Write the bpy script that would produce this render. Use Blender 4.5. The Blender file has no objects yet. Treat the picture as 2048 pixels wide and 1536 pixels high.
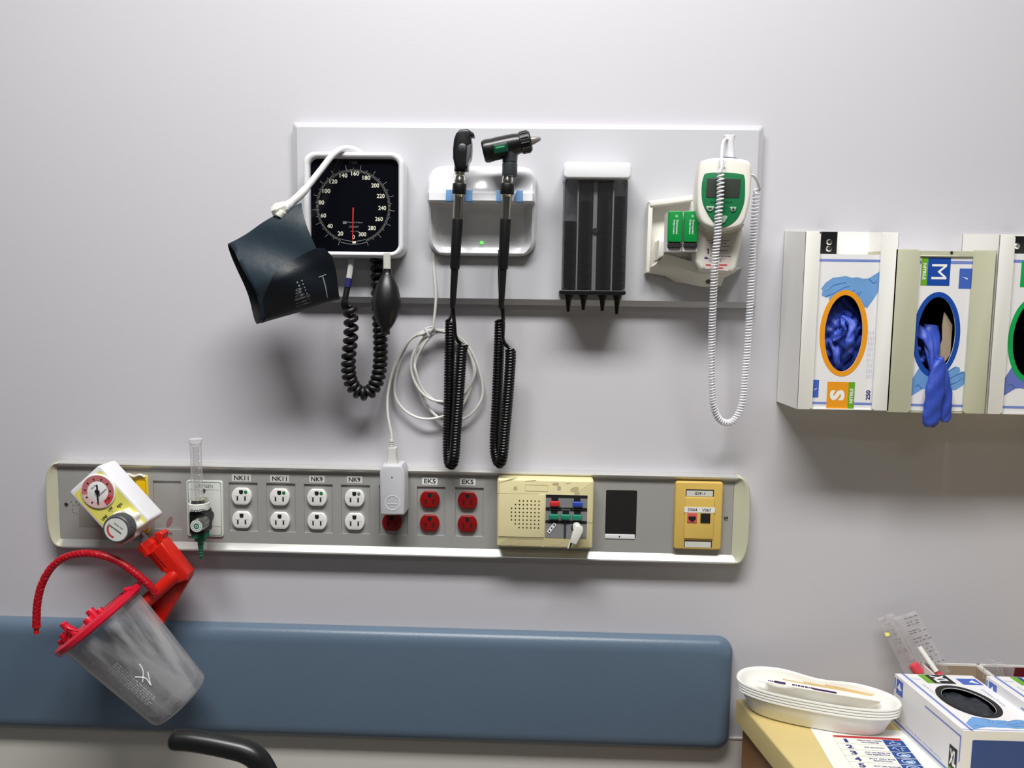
import bpy, bmesh, math, random
from mathutils import Vector, Matrix, Euler
random.seed(7)
R = math.radians; PI = math.pi
C = bpy.context.scene.collection
# ------------------------------------------------------------------ camera, world, lights, exposure
CAMY, CAMZ, FPX = -1.2, 1.55, 1540.0
camd = bpy.data.cameras.new('camera'); cam = bpy.data.objects.new('camera', camd); C.objects.link(cam)
RC = Matrix.Rotation(R(1.8086), 3, 'Z') @ Matrix.Rotation(PI/2 + R(-5.4478), 3, 'X') @ Matrix.Rotation(R(0.8392), 3, 'Z')
cam.matrix_world = Matrix.Translation((0, CAMY, CAMZ)) @ RC.to_4x4()
camd.sensor_fit = 'HORIZONTAL'; camd.sensor_width = 36; camd.lens = FPX/2048*36; camd.clip_start = .05
bpy.context.scene.camera = cam
world = bpy.data.worlds.new('world'); bpy.context.scene.world = world; world.use_nodes = True
world.node_tree.nodes['Background'].inputs[0].default_value = (.75, .8, .9, 1)
world.node_tree.nodes['Background'].inputs[1].default_value = .05
vs = bpy.context.scene.view_settings
vs.view_transform = 'Standard'; vs.look = 'None'; vs.gamma = 1; vs.exposure = 0.0; vs.use_curve_mapping = False
CEIL = 3.1
def ceiling_lamp_light(x, y, sx, sy, power):
    l = bpy.data.lights.new('troffer_light', 'AREA'); l.shape = 'RECTANGLE'; l.size = sx; l.size_y = sy
    l.energy = power; l.color = (1, .99, .97); l.spread = R(170)
    o = bpy.data.objects.new('troffer_light', l); C.objects.link(o); o.location = (x, y, CEIL-.03)
    return o
TROFFERS = [(-.08, -1.05, 1.45, .4, 59), (-.12, -2.9, 1.1, .4, 4)]
for a in TROFFERS: ceiling_lamp_light(*a)

# ------------------------------------------------------------------ pixel to world
def ray(px, py):
    return RC @ Vector(((px-1024)/FPX, -(py-768)/FPX, -1))
OFF = 0                                 # extra stand-off (mm) of the assembly being built, added to every depth
def W(px, py, d):                       # point on the plane d mm in front of the wall
    d += OFF; w = ray(px, py); t = (-CAMY - d/1000)/w.y
    return Vector((0, CAMY, CAMZ)) + w*t
def Q(px, py, z):                       # point on a horizontal plane
    w = ray(px, py); t = (z - CAMZ)/w.z
    return Vector((0, CAMY, CAMZ)) + w*t
class G:                                # a drawing plane: u right, v down, e mm out
    def __init__(s, o, ax, ay, n): s.o, s.ax, s.ay, s.n = Vector(o), Vector(ax), Vector(ay), Vector(n).normalized(); s.s = s.ax.length
    def p(s, u, v, e=0): return s.o + s.ax*u + s.ay*v + s.n*(e/1000)
    def mm(s, m): return m/1000/s.s
def wf(px, py, d, rot=0):
    c = W(px, py, d); sx = (W(px+5, py, d)-W(px-5, py, d)).x/10; sy = (W(px, py-5, d)-W(px, py+5, d)).z/10
    a = R(rot); X = Vector((1, 0, 0)); Z = Vector((0, 0, -1))
    g = G((c.x, -OFF/1000, c.z), X*sx*math.cos(a)+Z*sx*math.sin(a), -X*sy*math.sin(a)+Z*sy*math.cos(a), (0, -1, 0)); g.d = d
    return g
def A(g, px, py, d=None):               # image position -> (u, v) of frame g on plane d
    w = W(px, py, g.d if d is None else d) - g.o
    w.y = 0
    return (w.dot(g.ax)/g.ax.length_squared, w.dot(g.ay)/g.ay.length_squared)
def AL(g, pts, d=None): return [A(g, x, y, d) for x, y in pts]

# ------------------------------------------------------------------ mesh builder
class MB:
    def __init__(s): s.v = []; s.f = []
    def add(s, vs_, fs):
        b = len(s.v); s.v += [Vector(v) for v in vs_]; s.f += [tuple(i+b for i in f) for f in fs]; return s
    def loft(s, rings, cap0=True, cap1=True, closed=True):
        n = len(rings[0]); vs_ = [p for r in rings for p in r]; fs = []
        for k in range(len(rings)-1):
            for i in range(n if closed else n-1):
                j = (i+1) % n; fs.append((k*n+i, k*n+j, (k+1)*n+j, (k+1)*n+i))
        if cap0: fs.append(tuple(range(n))[::-1])
        if cap1: fs.append(tuple((len(rings)-1)*n+i for i in range(n)))
        return s.add(vs_, fs)
def inset(pts, b):
    n = len(pts); area = sum(pts[i][0]*pts[(i+1) % n][1]-pts[(i+1) % n][0]*pts[i][1] for i in range(n)); sg = 1 if area > 0 else -1
    out = []
    for i in range(n):
        a, p, c = Vector(pts[i-1]), Vector(pts[i]), Vector(pts[(i+1) % n])
        d1 = (p-a); d2 = (c-p)
        d1 = d1.normalized() if d1.length > 1e-9 else d2.normalized(); d2 = d2.normalized() if d2.length > 1e-9 else d1
        n1 = Vector((-d1.y, d1.x))*sg; n2 = Vector((-d2.y, d2.x))*sg; m = (n1+n2)
        m = m.normalized() if m.length > 1e-6 else n1
        k = b/max(.45, m.dot(n1)); out.append((p.x+m.x*k, p.y+m.y*k))
    return out
def prism(mb, g, pts, e0, e1, bev=0, steps=3):
    rings = [[g.p(u, v, e0) for u, v in pts]]
    if bev:
        b = g.mm(bev)
        for k in range(steps+1):
            t = PI/2*k/steps; q = inset(pts, b*(1-math.cos(t))); e = e1-bev+bev*math.sin(t)
            rings.append([g.p(u, v, e) for u, v in q])
    else: rings.append([g.p(u, v, e1) for u, v in pts])
    return mb.loft(rings)
def ring(mb, g, po, pi, e0, e1, bev=0):
    if bev:
        b = g.mm(bev); rings = [[g.p(u, v, e0) for u, v in pi], [g.p(u, v, e0) for u, v in po]]
        for k in range(4):
            t = PI/2*k/3; rings.append([g.p(u, v, e1-bev+bev*math.sin(t)) for u, v in inset(po, b*(1-math.cos(t)))])
        for k in range(3, -1, -1):
            t = PI/2*k/3; rings.append([g.p(u, v, e1-bev+bev*math.sin(t)) for u, v in inset(pi, -b*(1-math.cos(t)))])
        rings.append([g.p(u, v, e0) for u, v in pi])
    else: rings = [[g.p(u, v, e) for u, v in q] for q, e in ((pi, e0), (po, e0), (po, e1), (pi, e1), (pi, e0))]
    return mb.loft(rings, False, False)
def flat(mb, g, pts, e): return mb.add([g.p(u, v, e) for u, v in pts], [tuple(range(len(pts)))])
def rr(u, v, w, h, r, n=5):             # rounded rectangle centred at u, v
    o = []
    for cx, cy, a0 in ((u+w/2-r, v+h/2-r, 0), (u-w/2+r, v+h/2-r, 90), (u-w/2+r, v-h/2+r, 180), (u+w/2-r, v-h/2+r, 270)):
        for k in range(n+1):
            a = R(a0+90*k/n); o.append((cx+r*math.cos(a), cy+r*math.sin(a)))
    return o
def rc(u0, v0, u1, v1): return [(u0, v0), (u1, v0), (u1, v1), (u0, v1)]
def ell(u, v, a, b, n=48, rot=0): 
    c, s_ = math.cos(R(rot)), math.sin(R(rot))
    return [(u+a*math.cos(t)*c-b*math.sin(t)*s_, v+a*math.cos(t)*s_+b*math.sin(t)*c) for t in [2*PI*i/n for i in range(n)]]
def bar(u0, v0, u1, v1, w):
    d = Vector((u1-u0, v1-v0)).normalized()*w/2
    return [(u0-d.y, v0+d.x), (u1-d.y, v1+d.x), (u1+d.y, v1-d.x), (u0+d.y, v0-d.x)]
def bx(mb, x0, x1, y0, y1, z0, z1):
    return mb.add([(x, y, z) for z in (z0, z1) for y in (y0, y1) for x in (x0, x1)], [(0, 1, 3, 2), (4, 6, 7, 5), (0, 4, 5, 1), (2, 3, 7, 6), (0, 2, 6, 4), (1, 5, 7, 3)])
def smooth(pts, n=8):
    pts = [Vector(p) for p in pts]; out = []
    for i in range(len(pts)-1):
        p0 = pts[max(0, i-1)]; p1 = pts[i]; p2 = pts[i+1]; p3 = pts[min(len(pts)-1, i+2)]
        for k in range(n):
            t = k/n; out.append(.5*((2*p1)+(p2-p0)*t+(2*p0-5*p1+4*p2-p3)*t*t+(3*p1-p0-3*p2+p3)*t**3))
    return out+[pts[-1]]
def frames(pts):
    n = len(pts); T = [(pts[min(n-1, i+1)]-pts[max(0, i-1)]).normalized() for i in range(n)]
    N = T[0].orthogonal().normalized()
    if abs(T[0].y) < .9: N = (Vector((0, -1, 0)) - T[0]*T[0].dot(Vector((0, -1, 0)))).normalized()
    out = []
    for t in T:
        N = (N - t*N.dot(t)).normalized(); out.append((t, N, t.cross(N)))
    return out
def tube(mb, pts, r, n=10, sq=1.0):
    pts = [Vector(p) for p in pts]; rs = r if isinstance(r, (list, tuple)) else [r]*len(pts)
    if len(rs) != len(pts): rs = [rs[int(min(len(rs)-1, i*len(rs)/len(pts)))] for i in range(len(pts))]
    rings = []
    for p, rad, (t, N, B) in zip(pts, rs, frames(pts)):
        rings.append([p+(N*math.cos(a)*sq+B*math.sin(a))*rad for a in [2*PI*k/n for k in range(n)]])
    return mb.loft(rings)
def coil(mb, path, Rr, r, pitch, seg=14, nside=6, ph=0, hand=1):
    path = [Vector(p) for p in path]; L = [0]
    for i in range(1, len(path)): L.append(L[-1]+(path[i]-path[i-1]).length)
    fr = frames(path); th = ph; s_ = 0; out = []; i = 0
    while s_ < L[-1]:
        while i < len(L)-2 and L[i+1] < s_: i += 1
        t = (s_-L[i])/max(1e-9, L[i+1]-L[i]); p = path[i].lerp(path[i+1], t)
        N = fr[i][1].lerp(fr[i+1][1], t); B = fr[i][2].lerp(fr[i+1][2], t)
        rad = Rr(s_/L[-1]) if callable(Rr) else Rr
        out.append(p+(N*math.cos(th)+B*math.sin(th))*rad)
        pt = pitch(s_/L[-1]) if callable(pitch) else pitch
        th += hand*2*PI/seg; s_ += pt/seg
    return tube(mb, out, r, nside), out
def lathe(mb, o, axis, prof, n=32, cap=True):
    a = Vector(axis).normalized(); N = a.orthogonal().normalized(); B = a.cross(N); o = Vector(o)
    return mb.loft([[o+a*h+(N*math.cos(t)+B*math.sin(t))*max(r, 1e-5) for t in [2*PI*k/n for k in range(n)]] for r, h in prof], cap, cap)
TXT = {}
def text_mesh(s, bold):
    if (s, bold) not in TXT:
        cu = bpy.data.curves.new('t', 'FONT'); cu.body = s; cu.size = 1; cu.offset = bold; cu.resolution_u = 3
        ob = bpy.data.objects.new('t', cu); me = bpy.data.meshes.new_from_object(ob)
        TXT[(s, bold)] = ([v.co.copy() for v in me.vertices], [tuple(p.vertices) for p in me.polygons])
        bpy.data.objects.remove(ob); bpy.data.meshes.remove(me); bpy.data.curves.remove(cu)
    return TXT[(s, bold)]
def txt(mb, g, s, u, v, h, e, w=None, rot=0, bold=0.012):
    vs_, fs = text_mesh(s, bold)
    x0 = min(p.x for p in vs_); x1 = max(p.x for p in vs_); y0 = min(p.y for p in vs_); y1 = max(p.y for p in vs_)
    ky = h/(y1-y0); kx = w/(x1-x0) if w else ky; c, s_ = math.cos(R(rot)), math.sin(R(rot))
    out = []
    for p in vs_:
        a = (p.x-(x0+x1)/2)*kx; b = -(p.y-(y0+y1)/2)*ky
        out.append(g.p(u+a*c-b*s_, v+a*s_+b*c, e))
    return mb.add(out, fs)

# ------------------------------------------------------------------ things and parts
def tagit(o, label=None, cat=None, group=None, kind=None):
    if label: o['label'] = label
    if cat: o['category'] = cat
    if group: o['group'] = group
    if kind: o['kind'] = kind
    return o
ORG = {}
def thing(name, label, cat, loc, group=None):
    o = bpy.data.objects.new(name, None); C.objects.link(o); o.location = loc; o.empty_display_size = .02; ORG[o.name] = Vector(loc)
    return tagit(o, label, cat, group)
def build(mb, name, mat, parent=None, label=None, ang=35, loc=None, smooth_=True):
    me = bpy.data.meshes.new(name)
    off = ORG[parent.name] if parent else (Vector(loc) if loc is not None else Vector((0, 0, 0)))
    me.from_pydata([v-off for v in mb.v], [], mb.f)
    bm = bmesh.new(); bm.from_mesh(me); bmesh.ops.recalc_face_normals(bm, faces=bm.faces)
    bm.to_mesh(me); bm.free()
    if smooth_:
        me.polygons.foreach_set('use_smooth', [True]*len(me.polygons)); me.set_sharp_from_angle(angle=R(ang))
    me.materials.append(mat)
    o = bpy.data.objects.new(name, me); C.objects.link(o)
    if parent: o.parent = parent
    else: o.location = off
    ORG[o.name] = off
    if label: o['label'] = label
    return o
def solo(mb, name, mat, label, cat, loc, group=None, **k):
    return tagit(build(mb, name, mat, None, label, loc=loc, **k), label, cat, group)
def struct(mb, name, mat, **k): return tagit(build(mb, name, mat, **k), kind='structure')
def kids(o): return [c for c in bpy.data.objects if c.parent == o]
def copy_tree(o, parent=None):
    c = o.copy(); C.objects.link(c); c.parent = parent; ORG[c.name] = ORG.get(o.name, Vector((0, 0, 0)))
    for k in kids(o): copy_tree(k, c)
    return c

# ------------------------------------------------------------------ materials
def srgb(c): return tuple((x/255/12.92 if x/255 <= .04045 else ((x/255+.055)/1.055)**2.4) for x in c)
def mat(name, col, rough=.5, metal=0, var=.04, vs_=40, bump=0, bs=300, coat=0, spec=.5, dist=.001):
    m = bpy.data.materials.new(name); m.use_nodes = True; nt = m.node_tree; b = nt.nodes['Principled BSDF']
    c = srgb(col); b.inputs['Roughness'].default_value = rough; b.inputs['Metallic'].default_value = metal
    b.inputs['Coat Weight'].default_value = coat; b.inputs['Coat Roughness'].default_value = .05; b.inputs['Specular IOR Level'].default_value = spec
    tc = nt.nodes.new('ShaderNodeTexCoord')
    n = nt.nodes.new('ShaderNodeTexNoise'); n.inputs['Scale'].default_value = vs_; n.inputs['Detail'].default_value = 4
    nt.links.new(tc.outputs['Object'], n.inputs['Vector'])
    mx = nt.nodes.new('ShaderNodeMix'); mx.data_type = 'RGBA'
    mx.inputs[6].default_value = (*[x*(1-var) for x in c], 1); mx.inputs[7].default_value = (*[min(1, x*(1+var)) for x in c], 1)
    nt.links.new(n.outputs['Fac'], mx.inputs[0]); nt.links.new(mx.outputs[2], b.inputs['Base Color'])
    if bump:
        n2 = nt.nodes.new('ShaderNodeTexNoise'); n2.inputs['Scale'].default_value = bs; n2.inputs['Detail'].default_value = 3
        nt.links.new(tc.outputs['Object'], n2.inputs['Vector'])
        bp = nt.nodes.new('ShaderNodeBump'); bp.inputs['Strength'].default_value = bump; bp.inputs['Distance'].default_value = dist
        nt.links.new(n2.outputs['Fac'], bp.inputs['Height']); nt.links.new(bp.outputs['Normal'], b.inputs['Normal'])
    return m
def clear(name, col=(1, 1, 1), opac=.12, rough=.08, body=(.8, .8, .8), streak=None):     # thin clear plastic
    m = bpy.data.materials.new(name); m.use_nodes = True; nt = m.node_tree; nt.nodes.clear()
    out = nt.nodes.new('ShaderNodeOutputMaterial'); tr = nt.nodes.new('ShaderNodeBsdfTransparent'); tr.inputs[0].default_value = (*col, 1)
    b = nt.nodes.new('ShaderNodeBsdfPrincipled'); b.inputs['Base Color'].default_value = (*body, 1); b.inputs['Roughness'].default_value = rough
    lw = nt.nodes.new('ShaderNodeLayerWeight'); lw.inputs[0].default_value = .35
    ma = nt.nodes.new('ShaderNodeMath'); ma.operation = 'MULTIPLY_ADD'; ma.inputs[1].default_value = .75; ma.inputs[2].default_value = opac; ma.use_clamp = True
    if streak:
        t2 = nt.nodes.new('ShaderNodeTexCoord'); mp = nt.nodes.new('ShaderNodeMapping'); mp.vector_type = 'TEXTURE'; mp.inputs['Rotation'].default_value = (0, R(-streak[0]+8), 0); mp.inputs['Scale'].default_value = (.028, .028, .16)
        ns = nt.nodes.new('ShaderNodeTexNoise'); ns.inputs['Scale'].default_value = 1.3; ns.inputs['Detail'].default_value = 3; cr = nt.nodes.new('ShaderNodeMapRange'); cr.inputs[1].default_value = .46; cr.inputs[2].default_value = .64; cr.inputs[3].default_value = .02; cr.inputs[4].default_value = streak[1]
        nt.links.new(t2.outputs['Object'], mp.inputs[0]); nt.links.new(mp.outputs[0], ns.inputs['Vector']); nt.links.new(ns.outputs['Fac'], cr.inputs[0]); nt.links.new(cr.outputs[0], ma.inputs[2])
    tc = nt.nodes.new('ShaderNodeTexCoord'); n = nt.nodes.new('ShaderNodeTexNoise'); n.inputs['Scale'].default_value = 45; nt.links.new(tc.outputs['Object'], n.inputs['Vector'])
    bp = nt.nodes.new('ShaderNodeBump'); bp.inputs['Strength'].default_value = .15; bp.inputs['Distance'].default_value = .002
    nt.links.new(n.outputs['Fac'], bp.inputs['Height']); nt.links.new(bp.outputs['Normal'], b.inputs['Normal'])
    mx = nt.nodes.new('ShaderNodeMixShader'); nt.links.new(lw.outputs['Facing'], ma.inputs[0]); nt.links.new(ma.outputs[0], mx.inputs[0])
    nt.links.new(tr.outputs[0], mx.inputs[1]); nt.links.new(b.outputs[0], mx.inputs[2]); nt.links.new(mx.outputs[0], out.inputs[0])
    return m
def emis(name, col, s):
    m = bpy.data.materials.new(name); m.use_nodes = True; b = m.node_tree.nodes['Principled BSDF']
    b.inputs['Base Color'].default_value = (*col, 1); b.inputs['Emission Color'].default_value = (*col, 1); b.inputs['Emission Strength'].default_value = s
    return m
M = {}
M['wall'] = mat('wall_paint', (204, 202, 208), .42, var=.012, vs_=2.5, bump=.12, bs=260, spec=.35)
M['wall_low'] = mat('lower_wall_paint', (220, 217, 208), .5, var=.02, vs_=3, bump=.1, bs=260)
M['line'] = mat('trim_paint', (225, 224, 220), .4)
M['board'] = mat('board_laminate', (197, 197, 202), .38, var=.01, vs_=3)
M['ceil'] = mat('ceiling_tile', (225, 224, 220), .8, bump=.3, bs=120)
M['floor'] = mat('floor_vinyl', (112, 110, 108), .4, var=.1, vs_=8)
M['room'] = mat('room_paint', (76, 78, 82), .6)
M['curtain'] = mat('curtain_cloth', (60, 75, 105), .8)
M['white'] = mat('white_plastic', (230, 230, 234), .32, var=.01)
M['whiteg'] = mat('white_gloss', (228, 228, 232), .18, var=.01)
M['cream'] = mat('cream_plastic', (230, 228, 219), .38, var=.02)
M['capcream'] = mat('end_cap_cream', (196, 196, 172), .4, var=.05, vs_=15)
M['black'] = mat('black_plastic', (20, 20, 22), .3, var=.1)
M['rubber'] = mat('black_rubber', (17, 17, 18), .42, var=.1, bump=.1)
M['cord'] = mat('black_cord', (12, 12, 13), .22, var=.1)
M['chrome'] = mat('chrome', (232, 228, 215), .2, 1, var=.08)
M['steel'] = mat('brushed_steel', (150, 150, 148), .3, 1, var=.1)
M['alu'] = mat('rail_aluminium', (214, 214, 210), .3, .55, var=.04)
M['panel'] = mat('rail_panel_grey', (168, 168, 165), .42, .15, var=.05, vs_=12, bump=.05, bs=400)
M['dial'] = mat('dial_black', (10, 11, 18), .06, var=.1, spec=.35)
M['ink'] = mat('black_print', (22, 22, 26), .5)
M['greyink'] = mat('grey_print', (135, 138, 140), .5)
M['dialink'] = mat('dial_print', (225, 225, 205), .5)
M['whiteink'] = mat('white_print', (240, 240, 240), .5)
M['redneedle'] = mat('red_needle', (240, 45, 40), .4)
M['outlet'] = mat('outlet_white', (238, 238, 234), .3, var=.01)
M['redoutlet'] = mat('outlet_red', (140, 20, 22), .25, var=.06)
M['slot'] = mat('slot_dark', (14, 12, 12), .7)
M['greendot'] = mat('green_dot', (28, 120, 62), .4)
M['sticker'] = mat('label_tape', (214, 214, 206), .4)
M['stickerw'] = mat('label_tape_white', (238, 238, 236), .4)
M['ivory'] = mat('ivory_plastic', (226, 216, 168), .42, var=.05, vs_=25)
M['ochre'] = mat('ochre_plastic', (218, 184, 96), .42, var=.03)
M['smudge'] = mat('grime', (160, 150, 118), .6, var=.3, vs_=60)
M['greykey'] = mat('key_panel_grey', (132, 134, 136), .45)
M['kred'] = mat('red_key', (205, 45, 48), .4); M['kblue'] = mat('blue_key', (45, 75, 175), .4); M['kgreen'] = mat('green_key', (30, 135, 105), .4)
M['pinkjack'] = mat('pink_jack', (214, 92, 92), .4)
M['yellow'] = mat('yellow_label', (232, 225, 112), .35, var=.02)
M['deepyellow'] = mat('yellow_plate', (245, 198, 20), .35, var=.03)
M['pinkdial'] = mat('dial_pink', (196, 116, 116), .4, var=.08, vs_=90); M['palepink'] = mat('dial_pale_pink', (226, 190, 188), .4); M['reddial'] = mat('dial_red', (205, 70, 70), .4)
M['greyknob'] = mat('grey_knob', (78, 80, 84), .4)
M['red'] = mat('red_plastic', (205, 32, 20), .3, var=.04)
M['lid'] = mat('crimson_lid', (205, 26, 52), .3, var=.04)
M['hose'] = mat('red_braided_hose', (170, 14, 30), .25, var=.2, vs_=400, bump=.5, bs=500)
M['teal'] = mat('green_nozzle', (20, 128, 98), .4)
M['greenline'] = mat('green_print', (22, 100, 70), .5)
M['plate'] = mat('oxygen_plate', (222, 226, 220), .35)
M['cushion'] = mat('blue_vinyl', (97, 116, 136), .34, var=.04, vs_=6, bump=.35, bs=650, dist=.0006)
M['cuff'] = mat('cuff_nylon', (12, 19, 27), .4, var=.06, bump=.12, bs=60, dist=.004)
M['cuffin'] = mat('cuff_inside_shade', (12, 16, 22), .6)  # near-black: the shade inside the open cuff is put into this colour
M['cable'] = mat('grey_white_cable', (214, 214, 208), .35)
M['coilwhite'] = mat('white_cord', (240, 240, 246), .3)
M['translucent'] = clear('clear_tubing', (.95, .95, .9), .45, .2, (.75, .75, .7))
M['clear'] = clear('clear_plastic', (.93, .93, .93), .08)
M['smoke'] = clear('smoked_plastic', (.96, .96, .97), .03, .1, (.2, .205, .21))
M['smoketube'] = clear('smoked_tube', (.95, .95, .96), .02, .1, (.16, .165, .17))
M['film'] = clear('clear_film', (.95, .94, .94), .08, .15, (.72, .7, .7))
M['canister'] = clear('frosted_canister', (.93, .93, .93), .0, .22, (.55, .55, .57), streak=(48, .36))
M['liner'] = clear('liner_film', (.95, .95, .95), .0, .2, (.62, .62, .64), streak=(48, .25))
M['blueclip'] = mat('blue_clip', (120, 165, 215), .35)
M['charcoal'] = mat('charcoal_plastic', (56, 60, 64), .4)
M['darkgreen'] = mat('dark_green_window', (18, 60, 44), .15)
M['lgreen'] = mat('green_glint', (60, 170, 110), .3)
M['specula'] = mat('specula_black', (20, 20, 22), .35)
M['grey'] = mat('grey_plastic', (150, 152, 152), .4)
M['thgreen'] = mat('thermometer_green', (30, 118, 72), .35, var=.08, vs_=30)
M['lcd'] = mat('lcd_grey', (62, 68, 62), .15)
M['btn'] = mat('button_grey', (150, 175, 155), .35)
M['navy'] = mat('navy_plastic', (34, 34, 92), .4)
M['boxgreen'] = mat('box_green', (12, 140, 62), .35)
M['pinkprint'] = mat('label_pink', (224, 214, 206), .5)
M['card'] = mat('white_card', (234, 233, 234), .5, var=.01)
M['brown'] = mat('brown_card', (168, 150, 128), .8)
M['beige'] = mat('beige_metal', (196, 196, 170), .45, var=.02)
M['holder'] = mat('white_metal', (238, 237, 232), .38, var=.01)
M['orange'] = mat('orange_print', (235, 155, 30), .45); M['pblue'] = mat('royal_print', (24, 74, 165), .45); M['pgreen'] = mat('green_ring_print', (16, 165, 80), .45)
M['lime'] = mat('lime_print', (108, 168, 40), .45); M['peri'] = mat('periwinkle_print', (120, 138, 205), .5); M['logo'] = mat('logo_blue', (68, 102, 190), .45)
M['hand'] = mat('hand_print_blue', (110, 158, 212), .5, var=.2, vs_=25); M['hand2'] = mat('hand_print_line', (62, 112, 178), .5); M['hand3'] = mat('hand_print_purple', (105, 120, 190), .5, var=.15, vs_=25)
M['glove'] = mat('blue_nitrile', (52, 78, 180), .5, var=.1, vs_=50, bump=.3, bs=90, dist=.002)
M['bglove'] = mat('black_nitrile', (42, 46, 54), .45, var=.15, bump=.3, bs=60, dist=.003)
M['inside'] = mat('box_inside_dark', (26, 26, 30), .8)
M['purpleprint'] = mat('purple_print', (60, 30, 85), .5)
M['kidney'] = mat('dish_white', (244, 243, 238), .35, var=.005)
M['counter'] = mat('counter_laminate', (214, 194, 134), .4, var=.03, vs_=20)
M['wood'] = mat('cabinet_wood', (150, 104, 62), .5, var=.15, vs_=14)
M['paper'] = mat('paper', (238, 236, 228), .5, var=.01)
M['redprint'] = mat('red_print', (196, 66, 72), .5); M['blueprint'] = mat('deep_blue_print', (28, 70, 140), .5); M['nink'] = mat('navy_print', (42, 48, 120), .5)
M['boxend'] = mat('box_end_blue', (42, 72, 140), .45)
M['paleink'] = mat('pale_print', (176, 182, 214), .5)
M['stick'] = mat('wood_stick', (226, 196, 140), .6)
M['pinkcap'] = mat('pink_cap', (222, 70, 84), .4)
M['maroon'] = mat('maroon_card', (96, 12, 26), .5)
M['blackprint'] = M['ink']

# ------------------------------------------------------------------ room
m = bx(MB(), -2.0, 1.9, 0, .1, 0, CEIL); struct(m, 'wall_back', M['wall'])
struct(bx(MB(), -2.1, -2.0, -3.6, .1, 0, CEIL), 'wall_left', M['room'])
struct(bx(MB(), 1.9, 2.0, -3.6, .1, 0, CEIL), 'wall_right', M['room'])
struct(bx(MB(), -2.1, 2.0, -3.7, -3.6, 0, CEIL), 'wall_front', M['room'])
struct(bx(MB(), -2.1, 2.0, -3.7, .1, -.1, 0), 'floor', M['floor'])
struct(bx(MB(), -2.1, 2.0, -3.7, .1, CEIL, CEIL+.1), 'ceiling', M['ceil'])
zl = W(1469, 1478, 2).z
struct(bx(MB(), -2.0, 1.9, -.0015, 0, 0, zl), 'trim_1', M['wall_low'])
struct(bx(MB(), -2.0, 1.9, -.003, 0, zl, zl+.0025), 'trim_2', M['line'])
for x, y, sx, sy, p in TROFFERS:
    t = thing('ceiling_light', 'recessed rectangular ceiling light ' + ('above the equipment wall' if y > -2 else 'over the far end of the room'), 'ceiling light', (x, y, CEIL))
    g = G((x, y, CEIL), (.001, 0, 0), (0, .001, 0), (0, 0, -1))
    ring_ = MB(); ring(ring_, g, rr(0, 0, sx*1000+60, sy*1000+60, 5), rr(0, 0, sx*1000, sy*1000, 3), 0, 12, 2); build(ring_, 'frame', M['white'], t)
    build(flat(MB(), g, rc(-sx*500, -sy*500, sx*500, sy*500), 3), 'diffuser', emis('diffuser_'+str(y), (1, .98, .95), 2.5), t)

# ------------------------------------------------------------------ mounting board
g = wf(1054, 428, 20)
pts = AL(g, [(583, 242), (1532, 249), (1513, 617), (586, 603)])
u0 = (pts[0][0]+pts[3][0])/2; u1 = (pts[1][0]+pts[2][0])/2; v0 = (pts[0][1]+pts[1][1])/2; v1 = (pts[2][1]+pts[3][1])/2
o = rr((u0+u1)/2, (v0+v1)/2, u1-u0, v1-v0, 5, 3); o2 = rr((u0+u1)/2, (v0+v1)/2, u1-u0-g.mm(18), v1-v0-g.mm(18), 5, 3)
m = MB().loft([[g.p(u, v, e) for u, v in q] for q, e in ((o, .5), (o, 13), (o2, 21))])
solo(m, 'mounting_board', M['board'], 'long pale grey board with sloped edges on the wall, behind the hanging instruments', 'wall board', g.p(0, 0, 0), ang=20)

# ------------------------------------------------------------------ service rail
OFF = 9; RD = 14
g = wf(795, 1022, RD)
def railpt(px, py, d=RD): return A(g, px, py, d)
vt = (railpt(300, 930)[1]+railpt(1300, 949)[1])/2; vb = (railpt(300, 1104)[1]+railpt(1300, 1122)[1])/2
vti, vbi = vt+3, vb-4
uL = railpt(120, 1010, 5)[0]; uR = railpt(1465, 1030, 5)[0]
rail = thing('service_rail', 'long grey metal wall rail with outlets, its shallow tray framed in bright aluminium', 'service rail', g.p(0, vb, 0))
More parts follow.
